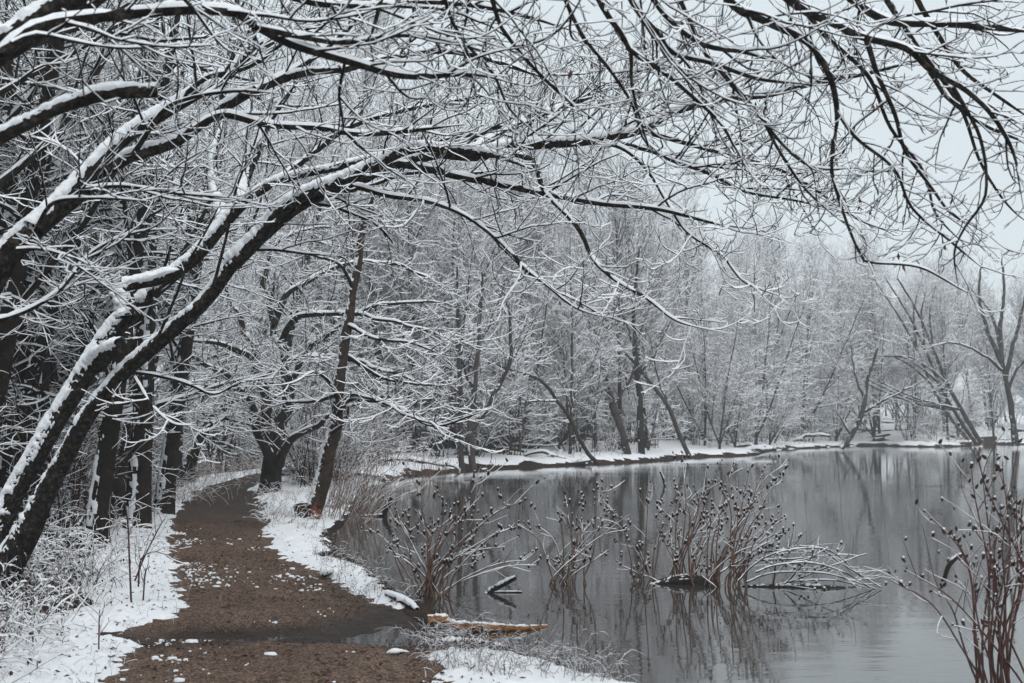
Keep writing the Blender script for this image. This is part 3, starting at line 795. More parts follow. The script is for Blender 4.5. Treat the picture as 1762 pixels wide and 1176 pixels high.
C_limbs = [
    ([(900, -180), (960, -20), (1000, 60), (1050, 120), (1090, 180), (1110, 240), (1160, 290)], 5.2, 5.8, 12, 3, dict(l2=(0.2, 0.6))),
    ([(1100, -150), (1180, 30), (1230, 120), (1300, 190), (1340, 260), (1390, 330), (1470, 400)], 5.3, 6.2, 12, 3, dict(l2=(0.2, 0.6))),
    ([(1330, -90), (1400, 40), (1490, 130), (1530, 220), (1590, 300), (1610, 370), (1680, 440)], 5.6, 6.4, 12, 3, dict(l2=(0.2, 0.6))),
    ([(1500, -50), (1570, 60), (1650, 180), (1690, 280), (1740, 360), (1790, 400)], 5.9, 6.6, 12, 3, dict(l2=(0.2, 0.6))),
    ([(1438, 190), (1480, 240), (1540, 290), (1570, 360), (1640, 420), (1700, 470)], 5.6, 6.4, 7, 3, dict(l2=(0.15, 0.45))),
    ([(720, -190), (760, -20), (790, 60), (850, 130), (880, 190), (940, 240)], 5.0, 5.6, 11, 3, dict(l2=(0.2, 0.6))),
    ([(0, 95), (60, 48), (150, 27), (250, 20), (400, 26), (435, 45), (500, 80), (600, 108), (700, 131), (810, 128), (890, 146)], 4.4, 5.4, 26, 8, {}),
    ([(440, 48), (520, 62), (600, 70), (690, 60), (780, 75), (880, 100)], 4.8, 5.6, 13, 4, {}),
    ([(1180, -125), (1251, 0), (1311, 35), (1381, 70), (1411, 105), (1431, 150), (1438, 200), (1433, 240), (1421, 280)], 5.3, 5.6, 22, 7, dict(l2=(0.25, 0.7))),
    ([(1433, 240), (1436, 300), (1456, 375), (1481, 435), (1496, 450), (1581, 460), (1656, 500), (1692, 515)], 5.6, 5.8, 7, 3, dict(d2=5, l2=(0.15, 0.45))),
    ([(1250, -110), (1356, 0), (1431, 40), (1481, 65), (1556, 85), (1601, 125), (1656, 155), (1706, 200), (1741, 260), (1751, 310), (1760, 360)], 5.4, 5.6, 22, 5, dict(l2=(0.25, 0.7))),
    ([(1400, -70), (1471, 0), (1531, 35), (1606, 40), (1681, 45), (1800, 60)], 5.8, 6.0, 20, 8, {}),
    ([(960, -170), (1026, 0), (1071, 65), (1086, 90), (1141, 125), (1191, 165), (1241, 210), (1261, 245), (1281, 280), (1291, 325)], 5.1, 5.4, 17, 4, dict(l2=(0.2, 0.6))),
    ([(1020, -165), (1081, 0), (1131, 60), (1161, 95), (1231, 112), (1306, 135), (1411, 146)], 5.2, 5.8, 15, 5, {}),
    ([(800, -185), (850, 20), (881, 75), (931, 130), (981, 175), (1040, 215)], 5.0, 5.4, 13, 4, {}),
    ([(1060, -160), (1121, 0), (1201, 75), (1281, 92), (1341, 110)], 5.3, 5.5, 14, 7, {}),
    ([(1640, 150), (1690, 230), (1701, 330), (1661, 390), (1641, 435), (1651, 500)], 5.6, 5.7, 8, 3, dict(d2=5, l2=(0.15, 0.45))),
    ([(1086, 90), (1090, 160), (1105, 230), (1120, 270)], 5.3, 5.3, 8, 3, dict(d2=5, l2=(0.15, 0.4))),
    ([(1491, 70), (1520, 140), (1545, 200), (1560, 260), (1600, 320), (1640, 370), (1700, 400)], 5.6, 6.2, 11, 3, dict(l2=(0.2, 0.6))),
    ([(1231, 112), (1290, 180), (1345, 250), (1400, 290), (1480, 290)], 5.5, 6.0, 9, 3, dict(l2=(0.2, 0.6))),
    ([(1601, 125), (1640, 170), (1700, 215), (1780, 250)], 5.6, 6.1, 10, 4, dict(l2=(0.2, 0.6))),
    ([(1560, -40), (1620, 60), (1660, 120), (1710, 160), (1790, 215)], 6.0, 6.4, 12, 4, dict(l2=(0.2, 0.6))),
    ([(640, -190), (660, -30), (655, 10), (640, 60), (625, 75)], 4.9, 5.1, 14, 6, dict(l2=(0.2, 0.5))),
    ([(350, -120), (480, -20), (600, 10), (760, 5), (900, 25), (1010, 60)], 4.8, 5.8, 16, 5, {}),
    ([(250, -60), (330, 10), (380, 70), (410, 90)], 4.6, 4.8, 9, 4, dict(l2=(0.2, 0.5))),
    ([(20, 75), (60, 60), (130, 70), (210, 78), (330, 75)], 4.3, 4.7, 8, 3, dict(l2=(0.2, 0.6))),
]
for q in C_limbs:
    kw = dict(d2=8.0, d3=10.5, l2=(0.3, 0.9), lift2=0.6, sag2=0.5, upb=0.0, sbase=0.0042, rmin=0.0026); kw.update(q[5])
    b, s = limb_part(tC, limb_px(q[0], q[1], q[2], q[3] * 0.95, q[4] * 1.1), 'branch', kk=9, jit=0.015, **kw)
    if q[0][-1][0] > 900 and len(q[0]) > 6: leaf_clusters(b, tC, s, 1)
#@@MID
# ------------------------------------------------------------------ woodland trees (prototypes copied as individuals)
def proto_tree(seed, H, r, n1, ang, liml, lift, lean=(0, 0), t0=0.25, sc=1.6, d2=3.3, d3=5.2, d4=4.2, rmin=0.0042, sbase=0.0075,
               l2=(0.6, 1.7), l3=(0.2, 0.7), snow=1.0, sag=0.1, fork=0, mats=('bark_mid', 'bark_mid', 'snow'), lv4=True, tsnow=True, limbk=7, flat=0.55, upb=0.25):
    global rng
    keep = rng
    rng = np.random.default_rng(seed)
    tm, ts, cm, cs = MB(), MB(), MB(), MB()
    n = 14
    trunks = []
    for fk in range(fork + 1):
        z = np.linspace(-0.25, H, n)
        tt = np.clip(z / H, 0, 1)
        az = rng.uniform(0, 6.28)
        off = (fk > 0) * np.maximum(tt - 0.08, 0) ** 0.8 * H * rng.uniform(0.22, 0.36)
        w = np.cumsum(rng.normal(0, 0.018 * H / n * 3, (n, 2)), 0)
        x = lean[0] * H * tt ** 1.3 + w[:, 0] * tt + off * math.cos(az); y = lean[1] * H * tt ** 1.3 + w[:, 1] * tt + off * math.sin(az)
        rad = r * (0.85 ** fk) * ((1 - tt) ** 0.8 * 0.93 + 0.07) * (1 + 0.5 * np.exp(-tt * H / 0.35))
        c = np.column_stack([x, y, z * (1 - 0.12 * fk), rad])
        trunks.append(c)
        s = spline(c, 40)
        bark_tubes(tm, s[None, :, :3], s[None, :, 3] , 10)
        if tsnow:
            fat = MB()
            fat_limb(fat, ts, c, k=8, snowdir=(-0.7, -0.6, 0.75), thr=0.80, thick=0.018, nfreq=7, patch=0.5, seed=seed + fk, hi=False)
    pts = np.stack([spline(c, 40)[:, :3] for c in trunks]); rad = np.stack([spline(c, 40)[:, 3] for c in trunks])
    p, d, rr, t, idx = spawn(pts, rad, np.full(len(trunks), max(3, n1 // len(trunks))), t0, 0.97, ang, 12, 3.0, 0.0)
    L = liml * H * (1 - 0.62 * t) * rng.uniform(0.65, 1.2, len(p))
    r0 = np.clip(np.minimum(rr * 0.6, L * 0.016), rmin * 2, 0.12)
    a1, b1 = grow(p, d, L, r0, 14, 0.085, lift, sag, 0.3)
    bark_tubes(cm, a1, b1, limbk); snow_tubes(cs, a1, b1, snow, True, base=sbase, rel=0.55, cap=0.05, gap=0.06)
    sprays(cm, cs, a1, b1, l2=l2, d2=d2, d3=d3, d4=d4, l3=l3, lift2=lift * 0.8, sag2=sag, rmin=rmin, sbase=sbase, sc=sc, snow=snow, k2=4, fine=False, lv4=lv4, flat=flat, upb=upb, low=True)
    rng = keep
    nm = f'woodland_tree_{seed}'
    return dict(trunk=tm.mesh('trunk', M[mats[0]]), tsnow=ts.mesh('snow', M['snow']) if (tsnow and ts.n) else None,
                crown=cm.mesh('crown', M[mats[1]]), snow=cs.mesh('snow', M[mats[2]]))
def place_tree(pr, x, y, rot, scale, label, group, name='bare_tree', tilt=(0, 0), zoff=0.0):
    o = empty(name, (x, y, H1(x, y) + zoff))
    o.rotation_euler = (tilt[0], tilt[1], rot); o.scale = (scale, scale, scale * rng.uniform(0.92, 1.08))
    tag(o, label, 'tree', group)
    t = obj('trunk', pr['trunk'], o)
    if pr['tsnow']: obj('snow', pr['tsnow'], t)
    c = obj('crown', pr['crown'], o); obj('snow', pr['snow'], c)
    return o
mids = [proto_tree(101, 9.5, 0.17, 22, 55, 0.36, 0.5, lean=(0.10, 0.0), t0=0.22),
        proto_tree(102, 7.0, 0.14, 22, 66, 0.50, 0.15, lean=(0.22, -0.05), t0=0.18, sag=0.15, fork=1),
        proto_tree(103, 11.0, 0.20, 22, 50, 0.32, 0.7, lean=(-0.03, 0.04), t0=0.25),
        proto_tree(104, 5.0, 0.07, 22, 62, 0.50, 0.1, lean=(0.12, 0.05), t0=0.12, sag=0.25, fork=2, l2=(0.5, 1.3))]
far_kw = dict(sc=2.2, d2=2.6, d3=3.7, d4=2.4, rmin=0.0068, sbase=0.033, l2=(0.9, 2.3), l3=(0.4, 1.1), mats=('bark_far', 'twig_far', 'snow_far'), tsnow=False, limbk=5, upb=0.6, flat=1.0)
fars = [proto_tree(201, 15.0, 0.115, 30, 30, 0.36, 1.1, t0=0.25, **far_kw),
        proto_tree(202, 13.5, 0.10, 30, 32, 0.36, 1.1, lean=(0.08, 0.02), t0=0.2, fork=1, **far_kw),
        proto_tree(203, 16.0, 0.105, 28, 28, 0.32, 1.1, lean=(-0.05, 0.0), t0=0.35, **far_kw),
        proto_tree(204, 11.0, 0.085, 30, 38, 0.42, 0.9, lean=(0.12, -0.08), t0=0.15, fork=2, **far_kw),
        proto_tree(205, 6.0, 0.06, 22, 55, 0.5, 0.3, lean=(0.1, -0.15), t0=0.05, fork=3, **far_kw)]
R = np.random.default_rng(5)
def left_place(x, y):
    px = WPX / 2 + FPX * x / y
    edge = path_edges(np.array([y]))[0][0]
    if edge - x < 2.2: return 'close to the path edge', 'near the gravel' if y < 20 else ('before the curved trunk' if y < 27 else 'past the curved trunk')
    return ('just behind' if y < 22 else 'well behind'), ('the vine-hung trunk' if px < 110 else 'the arching twin trunks' if px < 290 else 'the curved trunk')
def far_place(x, y, s):
    px = WPX / 2 + FPX * x / y
    for lim, nm_ in ((860, 'the pond corner'), (1010, 'the long bowing trunk'), (1150, 'the crooked dark trunk'), (1330, 'the bay mouth'), (1500, 'the curved water trunk'), (1690, 'the leaning trio'), (9e9, 'the fan-crowned tree')):
        if px < lim: break
    return ('standing at the waterline by' if s < 2.5 else 'in the first ranks behind' if s < 10 else 'deep in the wood behind'), nm_
# wood on the left of the path
def left_label(k, x, y):
    a, b = left_place(x, y)
    return f"{['tall bare tree with upswept branches', 'low wide-spreading bare tree', 'straight tall bare tree', 'many-stemmed thicket tree'][k]} {a} {b}", f"{['upswept trees', 'spreading trees', 'straight trees', 'thicket trees'][k]} {a} {b}"
spots = []
tries = 0
while len(spots) < 72 and tries < 6000:
    tries += 1
    y = 12.5 + 46 * R.uniform(0, 1) ** 1.25
    xl, _ = path_edges(np.array([y]))
    edge = xl[0] - 0.9
    x = edge - abs(R.normal(0, 0.30 * y)) * 0.8
    if x < -0.62 * y - 2: continue
    if y < 16 and x > edge - 1.2: continue
    if all((x - a) ** 2 + (y - b) ** 2 > (1.25 + 0.012 * y) ** 2 for a, b in spots): spots.append((x, y))
for x, y in spots:
    k = int(R.choice(4, p=[0.27, 0.25, 0.23, 0.25]))
    place_tree(mids[k], x, y, R.normal(0, 0.7) + (0 if R.uniform() < 0.8 else 3), R.uniform(0.8, 1.25), *left_label(k, x, y), tilt=(R.normal(0, .05), R.normal(0.06, .06)))
for px, y, k, sc_ in ((240, 16.5, 2, 1.05), (170, 14.5, 0, 1.0), (285, 19.5, 0, 1.1), (60, 16.0, 2, 1.0), (215, 22.0, 1, 1.25), (120, 19.0, 1, 1.2)):
    x = (px - 881) / FPX * y
    o = place_tree(mids[k], x, y, 0.3 * k, sc_, *left_label(k, x, y), tilt=(0, 0.05)); o.scale.x *= 0.8; o.scale.y *= 0.8
# trees right of the path beyond the forked tree, and round the left end of the pond
def end_place(x, y):
    px = WPX / 2 + FPX * x / y
    return (' on the bank' if y < 45 else ' farther back') + (' behind the forked tree' if px < 520 else ' behind the gnawed tree' if px < 660 else ' behind the pond corner' if px < 850 else ' behind the long bowing trunk')
spots2 = []
tries = 0
while len(spots2) < 34 and tries < 6000:
    tries += 1
    px = R.uniform(380, 1000); y = R.uniform(31, 75)
    x = (px - 881) / FPX * y
    s = float(shore(np.array([x]), np.array([y]))[0])
    xl, xr = path_edges(np.array([y]))
    if s < 0.8 or (y < 46 and xl[0] - 1 < x < xr[0] + 0.8): continue
    if all((x - a) ** 2 + (y - b) ** 2 > 1.7 ** 2 for a, b in spots2): spots2.append((x, y))
for x, y in spots2:
    k = int(R.choice(4, p=[0.32, 0.18, 0.32, 0.18]))
    place_tree(mids[k] if y < 40 else fars[[0, 1, 2, 3][k]], x, y, R.uniform(0, 6.28), R.uniform(0.72, 1.05), ['tall snow-lined tree with upswept branches', 'spreading snow-lined tree', 'straight snow-lined tree', 'many-stemmed snow-lined thicket tree'][k] + end_place(x, y), ['upswept trees', 'spreading trees', 'straight trees', 'thicket trees'][k] + end_place(x, y), tilt=(R.normal(0, .05), R.normal(0, .06)))
# far shore wood
FL = ['tall grey bare tree', 'fork-trunked grey tree', 'slim high-crowned tree', 'broad several-stemmed tree', 'low snow-white bush']
FG = ['tall trees', 'forked trees', 'slim trees', 'broad trees', 'white bushes']
spots3 = []
tries = 0
while len(spots3) < 210 and tries < 20000:
    tries += 1
    px = R.uniform(640, 1960); y = R.uniform(42, 150)
    x = (px - 881) / FPX * y
    s = float(shore(np.array([x]), np.array([y]))[0])
    if s < 0.6 or s > 42 or R.uniform() > math.exp(-s / 22): continue
    dmin = 1.5 + 0.03 * s
    if all((x - a) ** 2 + (y - b) ** 2 > dmin ** 2 for a, b, c in spots3): spots3.append((x, y, s))
for x, y, s in spots3:
    k = int(R.choice(5, p=[0.26, 0.24, 0.28, 0.16, 0.06])) if s > 2 else int(R.choice(5, p=[0.10, 0.14, 0.06, 0.30, 0.40]))
    a_, b_ = far_place(x, y, s)
    o = place_tree(fars[k], x, y, R.uniform(0, 6.28), R.uniform(0.68, 1.0), f'{FL[k]} {a_} {b_}', f'{FG[k]} {a_} {b_}', name='bare_tree' if k < 4 else 'bush', tilt=(R.normal(0.0, .05), R.normal(0, .06)))
    if k == 4: o['category'] = 'bush'

# ------------------------------------------------------------------ forked tree and gnawed tree right of the path
MIDKW = dict(sc=1.5, d2=4.0, d3=6.0, d4=4.5, rmin=0.0045, sbase=0.010, l2=(0.6, 1.7), l3=(0.2, 0.65), k2=4, fine=False, low=True, bark=M['bark_mid'])
bD = G(467, 850, 0.1)
tD = empty('forked_tree', (bD[0], bD[1], H1(bD[0], bD[1])))
tag(tD, 'low-forked dark tree with a wide snowy crown at the right edge of the path', 'tree')
dd = bD[1]
limb_part(tD, limb_px([(464, 858, 48), (467, 835, 38), (470, 805, 34), (475, 762, 26)], dd, dd), 'trunk', fat=True, twigs=False, bark=M['bark_mid'], fatkw=dict(k=14, thr=0.75, thick=0.02, seed=21))
D_l = [([(470, 800), (442, 735), (425, 680), (380, 640), (320, 612), (270, 620)], 0, -3.0, 20, 4), ([(471, 800), (456, 705), (450, 640), (430, 580), (398, 520), (380, 450)], 0, 1, 26, 5),
       ([(472, 800), (490, 712), (498, 650), (485, 600), (470, 550), (475, 470)], 0, 1.5, 28, 6), ([(474, 805), (512, 748), (545, 730), (590, 705), (640, 690)], 0, -2, 18, 4),
       ([(490, 690), (500, 625), (560, 610), (620, 625), (700, 650), (770, 690)], 0.3, -1.5, 13, 3), ([(480, 590), (520, 545), (600, 540), (700, 560), (800, 598)], 1, -2, 13, 3),
       ([(470, 560), (500, 505), (560, 468), (640, 450), (720, 470), (790, 520)], 1, 2.5, 13, 3), ([(448, 630), (390, 595), (320, 590), (250, 632)], 0, -3, 12, 3),
       ([(470, 550), (455, 480), (480, 420), (540, 392), (600, 400)], 1, 3, 12, 3), ([(500, 650), (560, 575), (640, 530), (740, 520), (800, 540)], 0.4, 2, 12, 3), ([(440, 725), (400, 715), (360, 735), (330, 770)], 0, -2.5, 9, 3)]
for q in D_l: limb_part(tD, limb_px(q[0], dd + q[1], dd + q[2], q[3], q[4]), 'branch', kk=7, jit=0.08, **MIDKW)
bE = G(537, 893, 0.1)
tE = empty('gnawed_tree', (bE[0], bE[1], H1(bE[0], bE[1])))
tag(tE, 'slender leaning tree with a gnawed orange base on the bank between path and pond', 'tree')
de = bE[1]
limb_part(tE, limb_px([(542, 872, 29), (548, 850, 28), (556, 820, 27), (566, 780, 25), (576, 735, 23), (582, 680, 21), (590, 620, 19), (600, 550, 17), (611, 480, 15), (622, 410, 12), (632, 370, 9), (645, 335, 6)], de, de + 0.6), 'trunk', fat=True, twigs=False, bark=M['bark_brown'], fatkw=dict(k=14, snowdir=(-0.9, -0.3, 0.4), thr=0.72, thick=0.02, seed=22, nfreq=8, patch=0.6))
limb_part(tE, limb_px([(533, 904, 36), (537, 890, 31), (541, 878, 28), (545, 864, 22)], de, de), 'gnawed_base', fat=True, twigs=False, bark=M['chewed'], fatkw=dict(k=14, thr=1.3, seed=23, bump=0.15), label='gnawed reddish-orange foot of the trunk')
limb_part(tE, limb_px([(520, 900, 26), (519, 884, 26), (517, 868, 25)], de - 0.1, de - 0.1), 'side_stump', fat=True, twigs=False, bark=M['bark_mid'], fatkw=dict(k=12, snowdir=(-0.4, -0.3, 1), thr=0.3, thick=0.05, seed=24, blunt=True))
E_l = [([(578, 722), (598, 690), (640, 688), (700, 708), (760, 732), (850, 700)], 0, -2.5, 9, 3), ([(582, 700), (612, 678), (650, 690), (720, 720), (800, 765)], 0, -3.5, 8, 3), ([(572, 745), (592, 728), (605, 690)], 0, -0.6, 7, 3),
       ([(585, 690), (560, 650), (540, 640), (500, 660), (470, 665)], 0, -1.5, 8, 3), ([(580, 680), (545, 690), (505, 690), (470, 700)], 0, 1, 8, 3), ([(600, 560), (640, 580), (700, 590), (770, 612)], 0.3, -1, 8, 3),
       ([(608, 500), (585, 455), (540, 440), (470, 432)], 0.4, -1, 7, 3), ([(592, 610), (640, 640), (700, 660), (770, 665)], 0.3, 1.5, 8, 3), ([(632, 372), (660, 340), (700, 322), (740, 330)], 0.6, 1, 6, 2)]
for q in E_l: limb_part(tE, limb_px(q[0], de + q[1], de + q[2], q[3], q[4]), 'branch', kk=6, jit=0.04, **{**MIDKW, 'd2': 4.5, 'l2': (0.4, 1.2)})

# ------------------------------------------------------------------ trunks at the left edge and the curved one over the path
def trunk_tree(name, label, px, limbs, seed, depth_mul=1.0, tw=MIDKW, fatkw=None, bark='bark_mid'):
    b = G(px[0][0], px[0][1], 0.15)
    t = empty(name, (b[0], b[1], H1(b[0], b[1])))
    tag(t, label, 'tree')
    d = b[1]
    fk = dict(hi=False, k=14, snowdir=(-0.8, -0.5, 0.6), thr=0.72, thick=0.025, seed=seed, nfreq=8, patch=0.55); fk.update(fatkw or {})
    limb_part(t, limb_px(px, d, d), 'trunk', fat=True, twigs=False, bark=M[bark], fatkw=fk)
    for q in limbs: limb_part(t, limb_px(q[0], d + q[1], d + q[2], q[3], q[4]), 'branch', kk=7, jit=0.05, **tw)
    return t
trunk_tree('bare_tree', 'stout upright brown trunk hung with snowy vines behind the twin-trunked tree', [(20, 925, 78), (22, 860, 66), (24, 760, 60), (26, 640, 56), (20, 500, 50), (10, 350, 44), (6, 200, 36), (8, 60, 24)],
           [([(24, 600), (70, 560), (130, 520), (190, 480), (260, 440)], 0, 1, 16, 4), ([(20, 500), (80, 430), (150, 390), (230, 370)], 0, -1, 14, 4), ([(10, 350), (90, 300), (170, 250)], 0, 1, 12, 4), ([(24, 700), (60, 680), (120, 690), (170, 720)], 0, -1, 10, 3)], 31)
trunk_tree('bare_tree', 'mossy leaning trunk streaked with snow beside the stout vine-hung trunk', [(88, 880, 50), (95, 800, 42), (105, 700, 38), (120, 600, 34), (140, 500, 30), (170, 400, 26), (215, 310, 20), (260, 240, 12)],
           [([(105, 690), (150, 640), (210, 610), (280, 600)], 0, 1, 12, 3), ([(120, 600), (165, 540), (220, 490), (300, 440)], 0, -1, 12, 3), ([(140, 500), (110, 420), (100, 350)], 0, 1, 10, 3), ([(170, 400), (230, 360), (300, 330)], 0, 1, 10, 3)], 32)
trunk_tree('curved_tree', 'dark curved trunk bending from the left wood over the far end of the path', [(318, 832, 34), (326, 800, 24), (338, 765, 20), (352, 740, 18), (370, 715, 16), (395, 698, 13), (425, 690, 9), (460, 690, 6)],
           [([(352, 740), (350, 690), (365, 640), (390, 600)], 0, 1, 9, 3), ([(395, 698), (430, 670), (470, 660), (520, 670)], 0, -1, 7, 3), ([(370, 715), (400, 725), (440, 735), (480, 760)], 0, 1, 6, 3)], 33)
trunk_tree('bare_tree', 'thick dark trunk at the path edge with the curved trunk leaning beside it', [(296, 840, 40), (297, 800, 34), (300, 740, 30), (304, 680, 27), (306, 600, 24), (315, 500, 20), (320, 400, 14)],
           [([(300, 690), (330, 640), (380, 610), (440, 600)], 0, 1, 10, 3), ([(304, 640), (270, 590), (230, 560)], 0, -1, 10, 3), ([(310, 540), (350, 480), (410, 450)], 0, 1, 9, 3)], 34)

# ------------------------------------------------------------------ single trees one can pick out on the far shore
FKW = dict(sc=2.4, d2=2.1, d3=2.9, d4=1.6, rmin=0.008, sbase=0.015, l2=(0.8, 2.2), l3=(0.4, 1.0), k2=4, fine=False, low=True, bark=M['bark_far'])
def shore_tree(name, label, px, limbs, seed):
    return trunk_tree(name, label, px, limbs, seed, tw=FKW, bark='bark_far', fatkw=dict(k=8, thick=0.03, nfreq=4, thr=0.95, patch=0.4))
shore_tree('leaning_tree', 'thin trunk leaning left out of the snowy far bank over the water', [(1186, 787, 9), (1170, 750, 8), (1150, 700, 7), (1120, 660, 6), (1080, 610, 5), (1050, 570, 4), (1010, 540, 3)], [([(1150, 700), (1130, 640), (1120, 580)], 0, 1, 4, 2), ([(1120, 660), (1080, 640), (1040, 640)], 0, 1, 3, 2)], 41)
shore_tree('bare_tree', 'dark crooked trunk rising from the snowy far bank with a bent middle', [(1082, 788, 13), (1072, 750, 12), (1055, 700, 11), (1042, 650, 10), (1030, 600, 8), (1020, 540, 6), (1025, 470, 4)], [([(1055, 700), (1090, 640), (1100, 580), (1120, 520)], 0, 1, 6, 2), ([(1042, 650), (1000, 600), (980, 550)], 0, 1, 5, 2), ([(1030, 600), (1060, 540), (1070, 480)], 0, 2, 5, 2)], 42)
shore_tree('bare_tree', 'dark straight trunk standing on the snowy far bank beside the crooked one', [(1104, 787, 12), (1102, 740, 11), (1100, 680, 10), (1094, 620, 9), (1090, 550, 7), (1095, 480, 5), (1100, 430, 3)], [([(1098, 650), (1130, 600), (1160, 540)], 0, 1, 5, 2), ([(1094, 600), (1070, 540), (1060, 490)], 0, -1, 5, 2), ([(1090, 540), (1120, 480), (1140, 430)], 0, 2, 4, 2)], 43)
shore_tree('leaning_tree', 'long snow-topped trunk bowing left from the far bank near the fallen branches', [(1030, 800, 8), (1005, 770, 7), (985, 730, 7), (960, 690, 6), (930, 655, 5), (890, 640, 4), (840, 625, 3)], [([(985, 730), (990, 680), (1000, 640)], 0, 1, 4, 2), ([(960, 690), (920, 690), (880, 700)], 0, -1, 4, 2)], 44)
shore_tree('bare_tree', 'twin brown trunks by the pond corner, the thicker one angled right', [(815, 812, 12), (812, 770, 12), (810, 720, 11), (815, 670, 10), (822, 610, 8), (826, 540, 6), (830, 470, 4)], [([(812, 740), (840, 700), (865, 650), (880, 600), (875, 540), (868, 500)], 0, 1, 11, 4), ([(815, 670), (790, 610), (780, 560)], 0, -1, 5, 2), ([(822, 600), (850, 540), (870, 470)], 0, 1, 5, 2)], 45)
shore_tree('bare_tree', 'pale brown straight trunk by the pond corner left of the twin trunks', [(795, 815, 11), (793, 760, 10), (792, 690, 9), (790, 620, 8), (788, 540, 6), (786, 460, 4)], [([(792, 680), (760, 640), (730, 620)], 0, -1, 4, 2), ([(790, 610), (815, 560), (830, 500)], 0, 1, 4, 2)], 46)
shore_tree('bare_tree', 'dark tree with a fan-shaped crown on the right end of the far bank', [(1748, 768, 12), (1744, 730, 10), (1738, 690, 9), (1730, 650, 8), (1722, 610, 7)], [([(1724, 625), (1700, 570), (1685, 510), (1690, 440)], 0, 1, 9, 3), ([(1724, 620), (1722, 560), (1728, 500), (1722, 430)], 0, 0, 9, 3), ([(1730, 650), (1745, 590), (1760, 530), (1770, 470)], 0, 0, 9, 3), ([(1728, 640), (1690, 610), (1640, 590), (1590, 600)], 0, -1, 6, 2), ([(1735, 670), (1755, 630), (1800, 600)], 0, -1, 6, 2), ([(1722, 600), (1705, 540), (1665, 490)], 0, 1, 7, 2)], 47)
for a, (dx, w) in enumerate(((0, 8), (-14, 6.5), (-28, 6))):
    shore_tree('leaning_tree', ['long straight trunk leaning left over the far water, rightmost of the leaning trio', 'long straight trunk leaning left over the far water, middle of the leaning trio', 'long straight trunk leaning left over the far water, leftmost of the leaning trio'][a],
               [(1688 + dx * .6, 764, w), (1660 + dx, 715, w * .9), (1630 + dx, 660, w * .8), (1605 + dx, 600, w * .7), (1580 + dx * 1.3, 540, w * .5), (1545 + dx * 1.5, 480, w * .3)],
               [([(1630 + dx, 660), (1580 + dx, 620), (1530 + dx, 610)], 0, -1, 5, 2), ([(1605 + dx, 600), (1600 + dx, 540), (1610 + dx, 490)], 0, 1, 4, 2), ([(1655 + dx, 705), (1590 + dx, 690), (1520 + dx, 660), (1490 + dx, 640)], 0, -2, 5, 2)], 48 + a)
shore_tree('curved_tree', 'curved dark trunk dipping to the far water between the bushes', [(1448, 772, 10), (1465, 750, 9), (1480, 720, 9), (1488, 690, 8), (1494, 650, 6), (1510, 600, 4)], [([(1465, 750), (1450, 725), (1440, 710)], 0, 0, 4, 2), ([(1485, 710), (1520, 690), (1560, 670), (1600, 650)], 0, -1, 5, 2), ([(1488, 690), (1470, 640), (1465, 590)], 0, 1, 5, 2)], 52)
#@@SMALL
def ovoid(k=6, rows=4):
    v = [[0, 0, -0.5]]
    for i in range(1, rows):
        a = math.pi * i / rows
        for j in range(k):
            b = 2 * math.pi * (j + 0.5 * (i % 2)) / k
            rr = math.sin(a) * 0.36 * (1.1 - 0.25 * (i / rows))
            v.append([rr * math.cos(b), rr * math.sin(b), -math.cos(a) * 0.5])
    v.append([0, 0, 0.55])
    f3, f4 = [], []
    for j in range(k):
        f3.append([0, 1 + (j + 1) % k, 1 + j])
        for i in range(rows - 2):
            a, b = 1 + i * k, 1 + (i + 1) * k
            f4.append([a + j, a + (j + 1) % k, b + (j + 1) % k, b + j])
        a = 1 + (rows - 2) * k
        f3.append([a + j, a + (j + 1) % k, len(v) - 1])
    return np.array(v), np.array(f3), np.array(f4)
OV, OF3, OF4 = ovoid()
# ------------------------------------------------------------------ brushwood in the left wood and along the banks
def proto_brush(seed, Hh, nst, rmin, sbase, mats, spread=0.5, sc=1.3, snow=0.9, d2=5, d3=6, r0=0.012):
    global rng
    keep = rng; rng = np.random.default_rng(seed)
    bm_, sm_ = MB(), MB()
    p = np.column_stack([rng.normal(0, 0.18, nst), rng.normal(0, 0.18, nst), np.full(nst, -0.05)])
    az = rng.uniform(0, 6.28, nst); tl = np.abs(rng.normal(0, spread, nst))
    d = np.column_stack([np.cos(az) * np.sin(tl), np.sin(az) * np.sin(tl), np.cos(tl)])
    L = Hh * rng.uniform(0.55, 1.1, nst)
    a, b = grow(p, d, L, np.full(nst, r0), 12, 0.07, -0.4, 0.3, 0.35)
    bark_tubes(bm_, a, b, 5); snow_tubes(sm_, a, b, snow, False, base=sbase)
    sprays(bm_, sm_, a, b, l2=(0.25 * sc, 0.7 * sc), l3=(0.1 * sc, 0.32 * sc), d2=d2 / sc, d3=d3 / sc, d4=5 / sc, sc=sc, rmin=rmin, sbase=sbase, snow=snow, k2=4, fine=False, lift2=0.1, sag2=0.2, t0=0.2)
    rng = keep
    return dict(stems=bm_.mesh('stem_tangle', M[mats[0]]), snow=sm_.mesh('snow', M[mats[1]]))
def place_brush(pr, x, y, rot, scale, label, group):
    o = empty('bush', (x, y, H1(x, y))); o.rotation_euler = (0, 0, rot); o.scale = (scale, scale, scale)
    tag(o, label, 'bush', group)
    s = obj('stem_tangle', pr['stems'], o); obj('snow', pr['snow'], s)
    return o
brush = [proto_brush(301, 2.2, 12, 0.0042, 0.008, ('weed', 'snow'), 0.55, 1.5, 0.45), proto_brush(302, 1.5, 14, 0.004, 0.008, ('weed', 'snow'), 0.75, 1.2, 0.55), proto_brush(303, 2.8, 9, 0.0045, 0.009, ('twig', 'snow'), 0.45, 1.7, 0.5)]
spots4 = []; tries = 0
